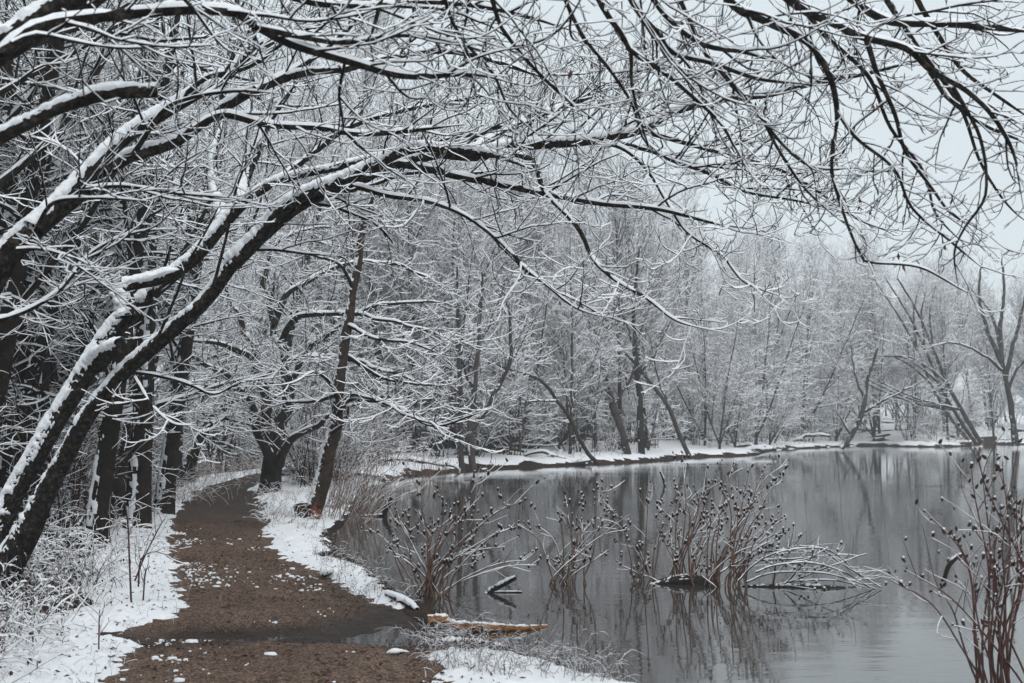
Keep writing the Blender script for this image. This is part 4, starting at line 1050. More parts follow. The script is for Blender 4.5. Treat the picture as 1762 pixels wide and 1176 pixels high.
while len(spots4) < 120 and tries < 8000:
    tries += 1
    y = 12.0 + 36 * R.uniform(0, 1) ** 1.4
    xl, _ = path_edges(np.array([y]))
    x = xl[0] - 1.3 - abs(R.normal(0, 0.26 * y))
    if x < -0.6 * y - 1 or (y < 14 and x > xl[0] - 2.6): continue
    if all((x - a) ** 2 + (y - b) ** 2 > 0.85 ** 2 for a, b in spots4): spots4.append((x, y))
for x, y in spots4:
    k = int(R.choice(3, p=[0.42, 0.33, 0.25]))
    place_brush(brush[k], x, y, R.uniform(0, 6.28), R.uniform(0.75, 1.25), f"{['tall red-brown brushwood bush', 'low bowed red-brown bramble bush', 'tall dark open bush'][k]} {' '.join(left_place(x, y))}", f"{['brushwood', 'brambles', 'dark bushes'][k]} {' '.join(left_place(x, y))}")
n_ = 0; tries = 0
while n_ < 26 and tries < 4000:
    tries += 1
    px = R.uniform(430, 820); y = R.uniform(27, 52); x = (px - 881) / FPX * y
    s = float(shore(np.array([x]), np.array([y]))[0]); xl, xr = path_edges(np.array([y]))
    if s < 0.7 or x < xr[0] + 0.9: continue
    k = int(R.choice(3)); n_ += 1
    place_brush(brush[k], x, y, R.uniform(0, 6.28), R.uniform(0.7, 1.2), ['tall red-brown brushwood bush', 'low bramble bush', 'tall dark open bush'][k] + end_place(x, y), ['brushwood', 'brambles', 'dark bushes'][k] + end_place(x, y))

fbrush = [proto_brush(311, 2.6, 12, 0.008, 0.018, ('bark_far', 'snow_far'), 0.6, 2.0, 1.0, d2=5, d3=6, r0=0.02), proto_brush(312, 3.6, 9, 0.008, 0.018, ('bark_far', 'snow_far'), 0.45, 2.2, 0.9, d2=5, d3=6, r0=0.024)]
spots5 = []; tries = 0
while len(spots5) < 120 and tries < 9000:
    tries += 1
    px = R.uniform(700, 1900); y = R.uniform(40, 118); x = (px - 881) / FPX * y
    s = float(shore(np.array([x]), np.array([y]))[0])
    if s < 1.2 or s > 22 or R.uniform() > math.exp(-s / 9): continue
    if all((x - a) ** 2 + (y - b) ** 2 > 1.3 ** 2 for a, b in spots5): spots5.append((x, y))
for x, y in spots5:
    s5 = float(shore(np.array([x]), np.array([y]))[0])
    k = int(R.choice(2))
    place_brush(fbrush[k], x, y, R.uniform(0, 6.28), R.uniform(0.7, 1.25), f"{['low rounded frosted thicket', 'tall open frosted thicket'][k]} {' '.join(far_place(x, y, s5))}", f"{['low thickets', 'tall thickets'][k]} {' '.join(far_place(x, y, s5))}")

# ------------------------------------------------------------------ snowed-over weeds on the left verge (nobody could count them)
def weed_patch(name, x, y, L, tilt, mats, label, cat, kr=0.003, snow=1.0, sag=1.2, br=2.2, sbase=0.010, clot=0.0):
    n_ = len(x)
    z = height(x, y, False) - 0.01
    az = rng.uniform(0, 6.28, n_)
    d = np.column_stack([np.cos(az) * np.sin(tilt), np.sin(az) * np.sin(tilt), np.cos(tilt)])
    mb = MB()
    a, b = grow(np.column_stack([x, y, z]), d, L, np.full(n_, kr), 6, 0.2, -sag, 0.0, 0.5)
    bark_tubes(mb, a, b, 3, 0); snow_tubes(mb, a, b, snow, 'low', 1, base=sbase, rel=0.8, gap=0.18)
    cnt = rng.poisson(br, n_)
    p, dd_, r, t, idx = spawn(a, b, cnt, 0.25, 1.0, 50, 18, 1.2, 0.2)
    a, b = grow(p, dd_, L[idx] * rng.uniform(0.15, 0.45, len(p)), np.full(len(p), kr * 0.7), 4, 0.24, -sag * 0.6, 0, 0.6)
    bark_tubes(mb, a, b, 3, 0); snow_tubes(mb, a, b, snow, 'low', 1, base=sbase, rel=0.8, gap=0.15)
    if clot:
        k = int(len(a) * clot); ii = rng.integers(0, len(a), k); jj = rng.integers(1, a.shape[1], k)
        cv, cf3, cf4 = ovoid(5, 3)
        sz = rng.lognormal(-3.75, 0.4, k)[:, None, None] * np.column_stack([rng.uniform(.7, 1.5, k), rng.uniform(.7, 1.5, k), rng.uniform(.45, .8, k)])[:, None]
        vv = a[ii, jj][:, None] + cv[None] * sz
        of = (np.arange(k) * len(cv))[:, None, None]
        mb.add(vv, [(cf3[None] + of).reshape(-1, 3), (cf4[None] + of).reshape(-1, 4)], 1)
        # curled dead leaves
        k = int(len(a) * clot * 1.3); ii = rng.integers(0, len(a), k); jj = rng.integers(1, a.shape[1], k)
        d1 = norm(rng.normal(0, 1, (k, 3))) * rng.uniform(.015, .04, k)[:, None]; d2_ = norm(np.cross(d1, rng.normal(0, 1, (k, 3)))) * rng.uniform(.006, .014, k)[:, None]
        c_ = a[ii, jj]
        vv = np.stack([c_, c_ + d1 * .5 + d2_, c_ + d1 - [0, 0, .01], c_ + d1 * .5 - d2_], 1)
        mb.add(vv, np.arange(k * 4).reshape(-1, 4), 0)
    o = obj(name, mb.mesh(name, [M[mats[0]], M[mats[1]]]))
    return tag(o, label, cat, kind='stuff')
def scatter(n_, y0, y1, lo, hi, clump=0.0, seed=70):
    """n points left of the path between lo and hi metres from its edge"""
    X_, Y_ = [], []
    while len(X_) < n_:
        y = y0 + (y1 - y0) * rng.uniform(0, 1, 4000) ** 1.3
        o = lo + (hi - lo) * rng.uniform(0, 1, 4000) ** 0.9
        x = path_edges(y)[0] - o
        k = n2(x, y, 1.1, 3, seed) > clump
        k &= np.hypot(x - baseA[0], y - baseA[1]) > 0.35
        X_ += list(x[k]); Y_ += list(y[k])
    return np.array(X_[:n_]), np.array(Y_[:n_])
x, y = scatter(1700, 6.6, 13.5, 0.55, 4.2, -0.15)
weed_patch('verge_weeds', x, y, rng.uniform(0.15, 0.55, len(x)), np.abs(rng.normal(0, 0.55, len(x))), ('weed', 'snow'), 'tangled dry weeds bowed under snow on the left verge', 'weeds', sbase=0.011, br=2.0, snow=0.9, clot=0.45, kr=0.0036)
x, y = scatter(750, 13.0, 30, 0.4, 4.0, -0.1)
weed_patch('verge_weeds', x, y, rng.uniform(0.2, 0.8, len(x)), np.abs(rng.normal(0, 0.5, len(x))), ('weed', 'snow'), 'red-brown snow-flecked weeds along the far stretch of the left verge', 'weeds', kr=0.0045, sbase=0.010, snow=0.7, clot=0.25)
x, y = scatter(650, 6.6, 11.5, 0.7, 3.0, -0.3, 75)
weed_patch('verge_weeds', x, y, rng.uniform(0.2, 0.5, len(x)), np.abs(rng.normal(0, 0.25, len(x))), ('weed', 'snow'), 'upright red-brown weed stalks at the near end of the left verge', 'weeds', snow=0.3, sag=0.4, br=3.0, clot=0.4)
# dry grass tufts on the right bank and mud edges
def bank_points(n_, pxr, pyr, smin, smax, clump=-0.2):
    X_, Y_ = [], []
    g = 0
    while len(X_) < n_ and g < 200:
        g += 1
        px = rng.uniform(*pxr, 600); py = rng.uniform(*pyr, 600)
        q = np.array([G(a, b) for a, b in zip(px, py)])
        s = shore(q[:, 0], q[:, 1]); xl, xr = path_edges(q[:, 1])
        k = (s > smin) & (s < smax) & (q[:, 0] > xr + 0.05) & (n2(q[:, 0], q[:, 1], 1.8, 2, 77) > clump)
        X_ += list(q[k, 0]); Y_ += list(q[k, 1])
    return np.array(X_[:n_]), np.array(Y_[:n_])
x, y = bank_points(420, (440, 640), (835, 935), 0.0, 3.0, -0.1)
weed_patch('bank_grass', x, y, rng.uniform(0.12, 0.45, len(x)), np.abs(rng.normal(0, 0.5, len(x))), ('reed', 'snow'), 'snow-flecked tan grass on the bank round the gnawed tree', 'grass', kr=0.004, snow=0.6, sbase=0.012)
x, y = bank_points(260, (540, 720), (930, 1050), -0.1, 0.5, -0.4)
weed_patch('bank_grass', x, y, rng.uniform(0.08, 0.26, len(x)), np.abs(rng.normal(0, 0.5, len(x))), ('weed', 'snow'), 'short brown stubble along the muddy waterline by the path', 'grass', kr=0.0025, snow=0.35, sbase=0.006)
x, y = bank_points(420, (690, 1080), (1095, 1200), -0.2, 0.9, -0.4)
weed_patch('bank_grass', x, y, rng.uniform(0.10, 0.34, len(x)), np.abs(rng.normal(0, 0.6, len(x))), ('weed', 'snow'), 'thin red-brown stalks on the near muddy bank by the dark log', 'grass', kr=0.0022, snow=0.3, sbase=0.005)
# grass along the far bank
k_ = rng.integers(0, 900, 900); off_ = rng.uniform(0.3, 3.2, 900)
x = sp[k_, 0] + nm[k_, 0] * off_; y = sp[k_, 1] + nm[k_, 1] * off_
k_ = (y < 120) & (n2(x, y, 0.25, 2, 88) > -0.15); x, y = x[k_], y[k_]
o_ = weed_patch('bank_grass', x, y, rng.uniform(0.3, 1.1, len(x)), np.abs(rng.normal(0, 0.5, len(x))), ('reed', 'snow_far'), 'snow-flecked dry grass fringing the far bank', 'grass', kr=0.012, snow=0.7, sbase=0.025, br=2.5)
o_.location.z = 0.2
# dead leaves and bits lying on the snow beside the path
k_ = 1500
y = 6.4 + 12 * rng.uniform(0, 1, k_) ** 1.5; xl, xr = path_edges(y); sd = rng.uniform(0, 1, k_) < 0.6
x = np.where(sd, xl - np.abs(rng.normal(0, 0.5, k_)) + 0.1, xr + np.abs(rng.normal(0, 0.4, k_)) - 0.1)
kk_ = shore(x, y) > 0.08; x, y = x[kk_], y[kk_]; k_ = len(x)
c_ = np.column_stack([x, y, snow_h(x, y) + 0.004]); a_ = rng.uniform(0, 6.28, k_); l_ = rng.uniform(.008, .03, k_); w_ = l_ * rng.uniform(.15, .5, k_)
e1 = np.column_stack([np.cos(a_) * l_, np.sin(a_) * l_, rng.normal(0, .006, k_)]); e2 = np.column_stack([-np.sin(a_) * w_, np.cos(a_) * w_, rng.normal(0, .004, k_)])
tag(obj('leaf_litter', mesh_from('leaf_litter', np.stack([c_ - e1, c_ - e2, c_ + e1, c_ + e2], 1).reshape(-1, 3), np.arange(k_ * 4).reshape(-1, 4), M['weed'], False)), 'dead leaf bits strewn on the snow along the path edges', 'leaf litter', kind='stuff')
x, y = scatter(420, 6.5, 14, 0.0, 0.9, -0.4, 79)
weed_patch('verge_weeds', x, y, rng.uniform(0.05, 0.16, len(x)), np.abs(rng.normal(0, 0.5, len(x))), ('weed', 'snow'), 'short grass tips poking through the snow strip beside the path', 'grass', kr=0.0016, snow=0.4, sbase=0.004, br=1.0)
# reddish grass clumps at the path sides farther on
for px, py, lab in ((345, 822, 'tuft of reddish dry grass on the left path edge by the curved trunk'), (262, 858, 'tuft of reddish dry grass on the left verge below the dark trunks'), (455, 815, 'tan dry grass where the path bends out of sight')):
    c = G(px, py, 0.2); k = 200
    x = c[0] + rng.normal(0, 0.7, k); y = c[1] + rng.normal(0, 1.2, k)
    weed_patch('grass_tuft', x, y, rng.uniform(0.3, 0.8, k), np.abs(rng.normal(0, 0.3, k)), ('reed', 'snow'), lab, 'grass', kr=0.005, snow=0.35, sag=0.5)

# ------------------------------------------------------------------ fan of thin pale stems beside the gnawed tree
def stem_fan(name, label, base, k, L, spread, lean, mat_, kr, snow, sbase, br=1.0):
    o = empty(name, base)
    mb, sb = MB(), MB()
    az = rng.uniform(0, 6.28, k); tl = np.abs(rng.normal(0, spread, k))
    d = np.column_stack([np.cos(az) * np.sin(tl) + lean[0], np.sin(az) * np.sin(tl) + lean[1], np.cos(tl)])
    p = np.column_stack([rng.normal(0, 0.22, k), rng.normal(0, 0.3, k), np.full(k, -0.05)])
    a, b = grow(p, d, rng.uniform(0.5, 1, k) * L, np.full(k, kr), 10, 0.05, -0.5, 0, 0.4)
    bark_tubes(mb, a, b, 4); snow_tubes(sb, a, b, snow, False, base=sbase)
    p, dd_, r, t, idx = spawn(a, b, rng.poisson(br, k), 0.4, 1, 35, 10, 1.0, 0.2)
    a, b = grow(p, dd_, rng.uniform(0.15, 0.4, len(p)) * L * 0.6, np.full(len(p), kr * .6), 5, 0.08, 0, 0, 0.5)
    bark_tubes(mb, a, b, 3); snow_tubes(sb, a, b, snow, False, base=sbase)
    s = tag(obj('stem_cluster', mb.mesh('stem_cluster', M[mat_]), o), kind='stuff')
    tag(obj('snow', sb.mesh('snow', M['snow']), s), kind='stuff')
    return tag(o, label, 'shrub')
for px, py, L, lab in ((602, 893, 1.35, 'fan of thin tan stems leaning over the water beside the gnawed tree'), (570, 880, 1.1, 'smaller fan of thin tan stems right behind the gnawed tree'), (630, 865, 1.1, 'thin tan stems at the waterline behind the leaning fan')):
    b = G(px, py, 0.05); stem_fan('stem_shrub', lab, (b[0], b[1], H1(b[0], b[1])), 75, L, 0.35, (0.28, -0.1), 'reed', 0.0055, 0.55, 0.011)
for px, py, lab in ((762, 818, 'small dark reed tuft standing at the pond corner'), (727, 818, 'tan reed tuft on the pond corner bank')):
    b = G(px, py, 0.05); stem_fan('reed_tuft', lab, (b[0], b[1], 0.0), 40, 0.8, 0.2, (0, 0), 'reed', 0.006, 0.3, 0.012, 0.3)

# ------------------------------------------------------------------ seed-capsule shrubs standing in the pond
def rot_to(d):
    d = norm(np.asarray(d, float)); a = np.cross(d, [0.3, 0.9, 0.1]); a = norm(a); b = np.cross(d, a)
    return np.stack([a, b, d], 0)
def capsule_shrub(name, label, base, tips, r0=0.008, heads=True, capsz=0.036, bow=0.12, mat_='stem', snow=0.75, extra=8, spread=0.35, capsnow=0.8):
    """base (x,y,z); tips world points; each stem is a part, its snow and seed heads its sub-parts"""
    o = empty(name, base); base = np.asarray(base, float)
    tips = list(tips)
    for e in range(extra):
        t0 = tips[rng.integers(len(tips))]
        tips.append(base + (t0 - base) * rng.uniform(0.35, 0.8) + rng.normal(0, 0.10, 3))
    for tip in tips:
        mb, sb, hb = MB(), MB(), MB()
        p0 = base + [rng.normal(0, 0.10), rng.normal(0, 0.08), -0.06]
        Ls = np.linalg.norm(tip - p0)
        hor = (tip - p0) * [1, 1, 0]
        m1 = p0 + (tip - p0) * 0.35 - hor * bow + [rng.normal(0, .025), rng.normal(0, .025), bow * 0.4 * Ls]
        m2 = p0 + (tip - p0) * 0.72 - hor * bow * 0.7 + [rng.normal(0, .03), rng.normal(0, .03), bow * 0.6 * Ls]
        s = spline(np.column_stack([np.array([p0, m1, m2, tip]), [r0, r0 * .85, r0 * .6, r0 * .33]]), 26, 0.035)
        pts, rad = s[None, :, :3], s[None, :, 3]
        bark_tubes(mb, pts, rad, 6); snow_tubes(sb, pts, rad, snow, False, base=0.006, rel=0.7, gap=0.1)
        ns = max(2, int(Ls * 4.5))
        p, d, r, t, idx = spawn(pts, rad, np.array([ns]), 0.48, 0.97, 34, 12, 1.2, 0.25)
        ln = rng.uniform(0.08, 0.36, len(p)) * np.clip(Ls, 0.5, 1.2)
        a, b = grow(p, d, ln, np.full(len(p), r0 * 0.36), 6, 0.10, 0.35, 0, 0.55)
        bark_tubes(mb, a, b, 4); snow_tubes(sb, a, b, snow, False, base=0.006, gap=0.1)
        if heads:
            cp, cdir = [], []
            for j in range(len(a)):
                if rng.uniform() < 0.85:
                    for m_ in range(rng.integers(0, 4)):
                        u = a[j, -1 - min(m_, 4)]
                        cp.append(u + rng.normal(0, 0.012, 3)); cdir.append([rng.normal(0, .6), rng.normal(0, .6), 1])
            for m_ in range(rng.integers(2, 5)):
                u = s[-1 - m_ if m_ < 8 else -8, :3]
                cp.append(u + rng.normal(0, 0.016, 3)); cdir.append([rng.normal(0, .6), rng.normal(0, .6), 1])
            for q, dr in zip(cp, cdir):
                z = capsz * rng.uniform(0.55, 1.3); Rm = rot_to(dr)
                hb.add(OV * [0.82, 0.82, 1.2] * z @ Rm + q, [OF3, OF4], 0)
                if rng.uniform() < capsnow:
                    sv = OV * [0.78, 0.78, 0.40] * z
                    hb.add(sv @ rot_to([dr[0] * .5, dr[1] * .5, 1]) + q + [0, 0, z * 0.5], [OF3, OF4], 1)
        st = obj('stem', mb.mesh('stem', M[mat_], base), o)
        obj('snow', sb.mesh('snow', M['snow'], base), st)
        if heads and hb.n: tag(obj('seed_head', hb.mesh('seed_head', [M['bud'], M['snow']], base), st), kind='stuff')
    return tag(o, label, 'shrub')
def tips_px(lst, d, dz=0.35):
    return [P(a, b, d + rng.uniform(-dz, dz)) for a, b in lst]
def water_base(px, py):
    b = G(px, py, 0.0); return np.array([b[0], b[1], -0.02])
b = water_base(742, 1026)
capsule_shrub('water_shrub', 'reddish many-stemmed shrub with dark seed capsules at the muddy water edge', b, tips_px([(855, 800), (908, 858), (880, 868), (832, 852), (905, 965), (893, 905), (782, 872), (722, 828), (700, 872), (672, 888), (690, 955), (636, 912), (662, 945), (762, 868), (802, 884), (925, 972), (858, 915), (870, 940), (745, 890), (820, 905)], b[1]), 0.0098, extra=12)
b = water_base(968, 1006)
capsule_shrub('water_shrub', 'small upright capsule shrub standing alone in open water', b, tips_px([(1046, 838), (972, 852), (938, 962), (1002, 868), (1056, 880), (1042, 948), (890, 905), (1052, 905), (962, 885), (922, 905), (1010, 905), (1085, 912), (985, 900)], b[1]), 0.0085, extra=10)
b = water_base(1122, 1000)
capsule_shrub('water_shrub', 'thin left-leaning capsule shrub beside the big snowy clump', b, tips_px([(1043, 868), (1112, 850), (1132, 862), (1100, 935), (1074, 922), (1060, 965), (1140, 900)], b[1]), 0.0078, extra=5)
b = water_base(1178, 1004)
capsule_shrub('water_shrub', 'tall upright capsule shrub on a dark root mound in the water', b, tips_px([(1180, 790), (1160, 840), (1196, 838), (1212, 852), (1130, 872), (1150, 882), (1228, 830), (1242, 872), (1168, 870), (1205, 880), (1222, 900), (1140, 915)], b[1]), 0.0088, extra=10)
b = water_base(1246, 1008)
capsule_shrub('water_shrub', 'widest snow-topped capsule shrub fanning right over the water', b, tips_px([(1270, 798), (1326, 802), (1360, 798), (1356, 886), (1350, 912), (1300, 870), (1342, 925), (1282, 840), (1312, 852), (1236, 832), (1346, 822), (1268, 880), (1330, 890), (1325, 935), (1225, 862), (1290, 905)], b[1]), 0.0088, extra=12)
b = P(1722, 1262, 6.35); b[2] = H1(b[0], b[1])
capsule_shrub('bank_shrub', 'tall dark shrub with hanging seed capsules on the near right bank', b, tips_px([(1532, 1000), (1600, 884), (1686, 785), (1702, 832), (1640, 915), (1760, 850), (1682, 812), (1742, 884), (1775, 955), (1722, 905), (1562, 985), (1650, 965), (1612, 1010), (1700, 960), (1790, 820), (1800, 900), (1670, 900), (1735, 800)], b[1], 0.3), 0.0072, capsz=0.028, extra=7, snow=0.45, mat_='weed', capsnow=0.5)
# low curling twig of the near shrub
# flattened, bowed stems lying over the water
tF = empty('bowed_shrub', water_base(1400, 1012)); tag(tF, 'flattened shrub of snow-laden stems bowed into the water', 'shrub')
bF = np.array(tF.location)
for j, q in enumerate(([(1300, 985), (1345, 972), (1400, 968), (1450, 985), (1505, 1016)], [(1285, 1002), (1340, 985), (1410, 985), (1460, 998), (1512, 1018)], [(1375, 940), (1420, 950), (1460, 975), (1515, 1014)], [(1310, 1018), (1370, 1002), (1440, 1000), (1510, 1020)], [(1270, 1000), (1330, 955), (1400, 942), (1445, 958), (1490, 1000)],
                       [(1330, 1015), (1400, 990), (1470, 960), (1490, 955)], [(1300, 965), (1370, 962), (1440, 955), (1480, 958)], [(1330, 1005), (1345, 960), (1380, 938)], [(1350, 1005), (1400, 965), (1430, 945)], [(1240, 985), (1300, 955), (1350, 945), (1400, 950)])):
    c = limb_px(q, bF[1] + rng.uniform(-.25, .25), bF[1] + rng.uniform(-.2, .2), 3.2, 1.8)
    mb, sb = MB(), MB()
    s = spline(c, 30, 0.05)
    bark_tubes(mb, s[None, :, :3], s[None, :, 3], 6); snow_tubes(sb, s[None, :, :3], s[None, :, 3], 0.5, True, base=0.008, gap=0.16)
    p, d, r, t, idx = spawn(s[None, :, :3], s[None, :, 3], np.array([12]), 0.1, 0.9, 45, 20, 1.4, 0.5)
    a, b2 = grow(p, d, rng.uniform(0.1, 0.38, 12), np.full(12, 0.0035), 6, 0.1, 0.5, 0, 0.5)
    bark_tubes(mb, a, b2, 4); snow_tubes(sb, a, b2, 0.5, False, base=0.006)
    hb = MB()
    for u in a[:, -1][:5]:
        hb.add(OV * 0.035 + u, [OF3, OF4], 0); hb.add(OV * [.04, .04, .022] + u + [0, 0, .014], [OF3, OF4], 1)
    st = obj('stem', mb.mesh('stem', M['wet_log'], bF), tF); obj('snow', sb.mesh('snow', M['snow'], bF), st)
    tag(obj('seed_head', hb.mesh('seed_head', [M['bud'], M['snow']], bF), st), kind='stuff')
mb, sb = MB(), MB()
fat_limb(mb, sb, limb_px([(1270, 1010, 4), (1330, 1010, 9), (1400, 1011, 10), (1460, 1015, 9), (1512, 1020, 10)], bF[1] + .1, bF[1]), k=10, thr=0.8, thick=0.02, seed=55, bump=0.2)
st = obj('root_mass', mb.mesh('root_mass', M['wet_log'], bF), tF); obj('snow', sb.mesh('snow', M['snow'], bF), st)
# root mound
rm = water_base(1180, 1004); tR = empty('root_mound', rm); tag(tR, 'black waterlogged root mound with a rim of snow under the upright shrub', 'root mound')
mb, sb = MB(), MB()
c = limb_px([(1112, 1006, 8), (1140, 1003, 26), (1180, 1000, 34), (1215, 1003, 30), (1250, 1008, 10)], rm[1], rm[1]); c[:, 2] -= 0.03
fat_limb(mb, sb, c, k=14, thr=0.95, thick=0.02, seed=56, bump=0.2)
st = obj('roots', mb.mesh('roots', M['wet_log'], rm), tR); obj('snow', sb.mesh('snow', M['snow'], rm), st)

# ------------------------------------------------------------------ logs, sticks, stones
def log(name, label, pts, cat='log', bark='wet_log', seed=60, thr=0.3, thick=0.03, z=None, bump=0.1, k=12, patch=0.35):
    """pts: (px, py, z above water, width px) on the ground"""
    w = []
    for px, py, zz, wd in pts:
        g = G(px, py, zz); w.append([*g, wd * 0.5 * g[1] / FPX])
    w = np.array(w)
    if z is not None: w[:, 1] = z; 
    o = empty(name, w[0, :3]); tag(o, label, cat)
    mb, sb = MB(), MB()
    fat_limb(mb, sb, w, k=k, snowdir=(0, -0.1, 1), thr=thr, thick=thick, seed=seed, blunt=True, bump=bump, patch=patch, nfreq=12)
    a = obj('wood', mb.mesh('wood', M[bark], w[0, :3]), o)
    if sb.n: obj('snow', sb.mesh('snow', M['snow'], w[0, :3]), a)
    return o
log('fallen_log', 'orange-brown barkless log lying half in the muddy water', [(736, 1068, .07, 16), (765, 1068, .07, 17), (780, 1076, .05, 14), (815, 1078, .04, 15), (860, 1080, .03, 12), (900, 1081, .02, 9), (942, 1078, .0, 5)], bark='orange_wood', seed=61, thr=0.72, thick=0.016)
log('fallen_log', 'black wet log with a thin snow line at the mud edge', [(750, 1110, .05, 20), (790, 1108, .05, 18), (830, 1110, .04, 15), (870, 1116, .02, 10)], seed=62, thr=0.72, thick=0.02)
log('fallen_log', 'short curved log capped with snow at the foot of the reddish shrub', [(666, 1022, .10, 9), (685, 1030, .09, 12), (705, 1040, .06, 11), (718, 1050, .03, 7)], seed=63, thr=0.1, thick=0.045)
log('snow_chunk', 'small snow-capped lump of wood on the dark mud', [(668, 1125, .07, 6), (680, 1124, .08, 11), (702, 1124, .06, 6)], seed=64, thr=0.0, thick=0.04, cat='lump')
log('stone', 'small snow-covered stone on the bank beside the path', [(552, 990, .10, 6), (560, 986, .12, 15), (570, 984, .10, 8)], seed=65, thr=0.0, thick=0.04, cat='stone')
def stick(name, label, px, d, cat='stick', bark='wet_log', thr=0.45, thick=0.02, seed=66):
    c = limb_px(px, d, d); o = empty(name, c[0, :3]); tag(o, label, cat)
    mb, sb = MB(), MB(); fat_limb(mb, sb, c, k=9, thr=thr, thick=thick, seed=seed, blunt=True, bump=0.12, snowdir=(0, -0.1, 1))
    a = obj('wood', mb.mesh('wood', M[bark], c[0, :3]), o)
    if sb.n: obj('snow', sb.mesh('snow', M['snow'], c[0, :3]), a)
dd = G(845, 1020)[1]
stick('broken_stick', 'dark broken stick poking up from the water beside the reddish shrub', [(838, 1024, 9), (850, 1014, 9), (872, 1003, 9), (888, 994, 7)], dd)
stick('floating_stick', 'thin black stick floating flat below the broken stick', [(838, 1021, 5), (865, 1020, 5), (898, 1019, 3)], dd)
dd = G(660, 889)[1]
stick('snag', 'black upright snag in the pond near the tan stems', [(662, 892, 9), (663, 880, 9), (668, 870, 10), (676, 858, 10)], dd)
stick('floating_stick', 'dark waterlogged branch floating against the upright snag', [(612, 890, 3), (640, 888, 4), (665, 887, 5)], dd)
stick('snag', 'small curved twig sticking up alone in the middle of the pond', [(1144, 838, 3.5), (1141, 825, 4), (1136, 812, 4)], G(1144, 837)[1], thr=0.2)
stick('stick', 'pale stick lying on the left edge of the path', [(306, 948, 4), (318, 945, 4), (330, 942, 3)], G(318, 947, .09)[1], bark='reed')
stick('snag', 'black forked stub inside the near right shrub', [(1624, 1000, 7), (1632, 975, 8), (1645, 960, 8), (1655, 955, 6)], 6.3)
# floating leaf
lp = G(1578, 908, 0.006); v = np.array([[-.05, 0, 0], [0, .03, .012], [.05, 0, .004], [0, -.03, .014], [0, 0, .02]])
tag(obj('floating_leaf', mesh_from('floating_leaf', v, np.array([[0, 3, 4], [3, 2, 4], [2, 1, 4], [1, 0, 4]]), M['leaf']), None, lp), 'dark dead leaf floating on the open pond', 'leaf')
# fallen branches along the far waterline
def far_log(label, q, seed):
    d = G(q[0][0], max(p_[1] for p_ in q))[1] - 0.3
    o_ = limb_px(q, d, d); o = empty('fallen_branch', o_[0, :3]); tag(o, label, 'branch')
    mb, sb = MB(), MB(); s = spline(o_, 24, 0.1)
    bark_tubes(mb, s[None, :, :3], s[None, :, 3], 7); snow_tubes(sb, s[None, :, :3], s[None, :, 3], 1, True, base=0.03, rel=0.6, cap=0.1)
    sprays(mb, sb, s[None, :, :3], s[None, :, 3], sc=2.0, d2=1.6, d3=2.5, d4=1.5, rmin=0.008, sbase=0.015, l2=(0.5, 1.6), l3=(0.3, 0.8), k2=4, fine=False, upb=0.5)
    a = obj('branch', mb.mesh('branch', M['bark_far'], o_[0, :3]), o); obj('snow', sb.mesh('snow', M['snow_far'], o_[0, :3]), a)
far_log('fallen snowy branch on the waterline below the dark straight trunk', [(1010, 800, 5), (960, 788, 6), (920, 780, 5), (880, 790, 3)], 1)
far_log('snow-covered fallen pole along the bank left of the bowing trunk', [(900, 800, 6), (960, 798, 7), (1020, 792, 5)], 2)
far_log('tangle of snowy dead branches under the snow-white bushes', [(1330, 772, 6), (1290, 768, 6), (1255, 770, 4), (1230, 780, 3)], 3)
far_log('forked dead branch reaching into the water left of the trio', [(1640, 764, 7), (1590, 762, 7), (1540, 757, 5), (1500, 762, 3)], 4)
far_log('long snowy pole lying low before the leaning trio', [(1560, 768, 6), (1610, 764, 7), (1670, 762, 6)], 5)
far_log('crooked dead branch dipping into the water by the curved trunk', [(1345, 770, 5), (1375, 755, 6), (1405, 748, 5), (1430, 752, 3)], 6)
far_log('dark dead limb slumped on the bank at the bay mouth', [(1270, 782, 8), (1300, 776, 9), (1335, 774, 6)], 7)
far_log('low snowy limb reaching from the gnawed tree side over the pond corner', [(640, 800, 7), (700, 790, 7), (760, 800, 5), (800, 812, 3)], 8)
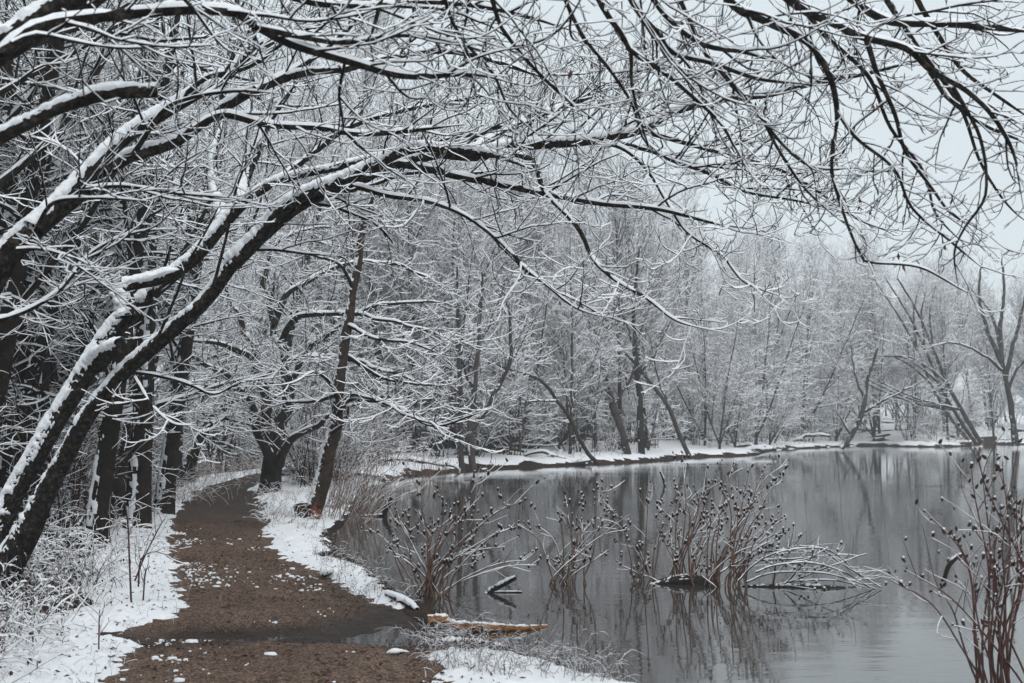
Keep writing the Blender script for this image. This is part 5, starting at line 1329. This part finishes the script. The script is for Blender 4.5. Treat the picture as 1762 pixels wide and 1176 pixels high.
# saplings on the left verge
def sapling(label, lines, d, seed):
    c0 = limb_px(lines[0], d, d)
    o = empty('sapling', c0[0, :3]); tag(o, label, 'sapling')
    for q in lines:
        s = spline(limb_px(q, d, d), 20, 0.01); mb, sb = MB(), MB()
        bark_tubes(mb, s[None, :, :3], s[None, :, 3], 6); snow_tubes(sb, s[None, :, :3], s[None, :, 3], .8, False)
        p, d_, r, t, idx = spawn(s[None, :, :3], s[None, :, 3], np.array([6]), 0.2, 0.95, 40, 10, 1.0, 0.2)
        a, b_ = grow(p, d_, rng.uniform(0.1, 0.3, 6), np.full(6, 0.003), 6, 0.1, 0.3, 0, 0.5)
        bark_tubes(mb, a, b_, 4); snow_tubes(sb, a, b_, 1, False, base=.008)
        st = obj('stem', mb.mesh('stem', M['weed'], c0[0, :3]), o); obj('snow', sb.mesh('snow', M['snow'], c0[0, :3]), st)
sapling('slim dark upright sapling among the snowy weeds beside the path', [[(226, 1040, 3.5), (222, 960, 3), (220, 890, 2.5), (216, 862, 1.5)]], G(226, 1030, .2)[1], 1)
sapling('bent pale saplings leaning toward the path out of the weeds', [[(232, 1000, 3), (250, 955, 3), (275, 905, 2), (284, 893, 1.5)], [(238, 1010, 3), (242, 965, 3), (262, 950, 2), (290, 955, 1.5)], [(246, 1038, 3), (250, 985, 2.5), (258, 975, 1.5)]], G(240, 1025, .2)[1], 2)
sapling('short weed stalk standing in the open snow by the path', [[(170, 1118, 2.5), (170, 1075, 2.5), (171, 1050, 1.5)]], G(170, 1112, .2)[1], 3)
# long twig of the near shrub curling over the water
#@@HAZE
# ------------------------------------------------------------------ thin winter haze
hv = np.array([[sx, sy, sz] for sx in (-150, 200) for sy in (-25, 210) for sz in (-2.0, 26.0)], float)
hf = np.array([[0, 1, 3, 2], [4, 6, 7, 5], [0, 4, 5, 1], [2, 3, 7, 6], [0, 2, 6, 4], [1, 5, 7, 3]])
hm = bpy.data.materials.new('thin_haze'); hm.use_nodes = True
hn = hm.node_tree
for n_ in list(hn.nodes):
    if n_.type != 'OUTPUT_MATERIAL': hn.nodes.remove(n_)
pv = hn.nodes.new('ShaderNodeVolumePrincipled')
pv.inputs['Color'].default_value = (0.93, 0.96, 0.98, 1)
pv.inputs['Density'].default_value = 0.0014
hn.links.new(pv.outputs[0], hn.nodes['Material Output'].inputs['Volume'])
tag(obj('haze', mesh_from('haze', hv, hf, hm, False)), kind='stuff')
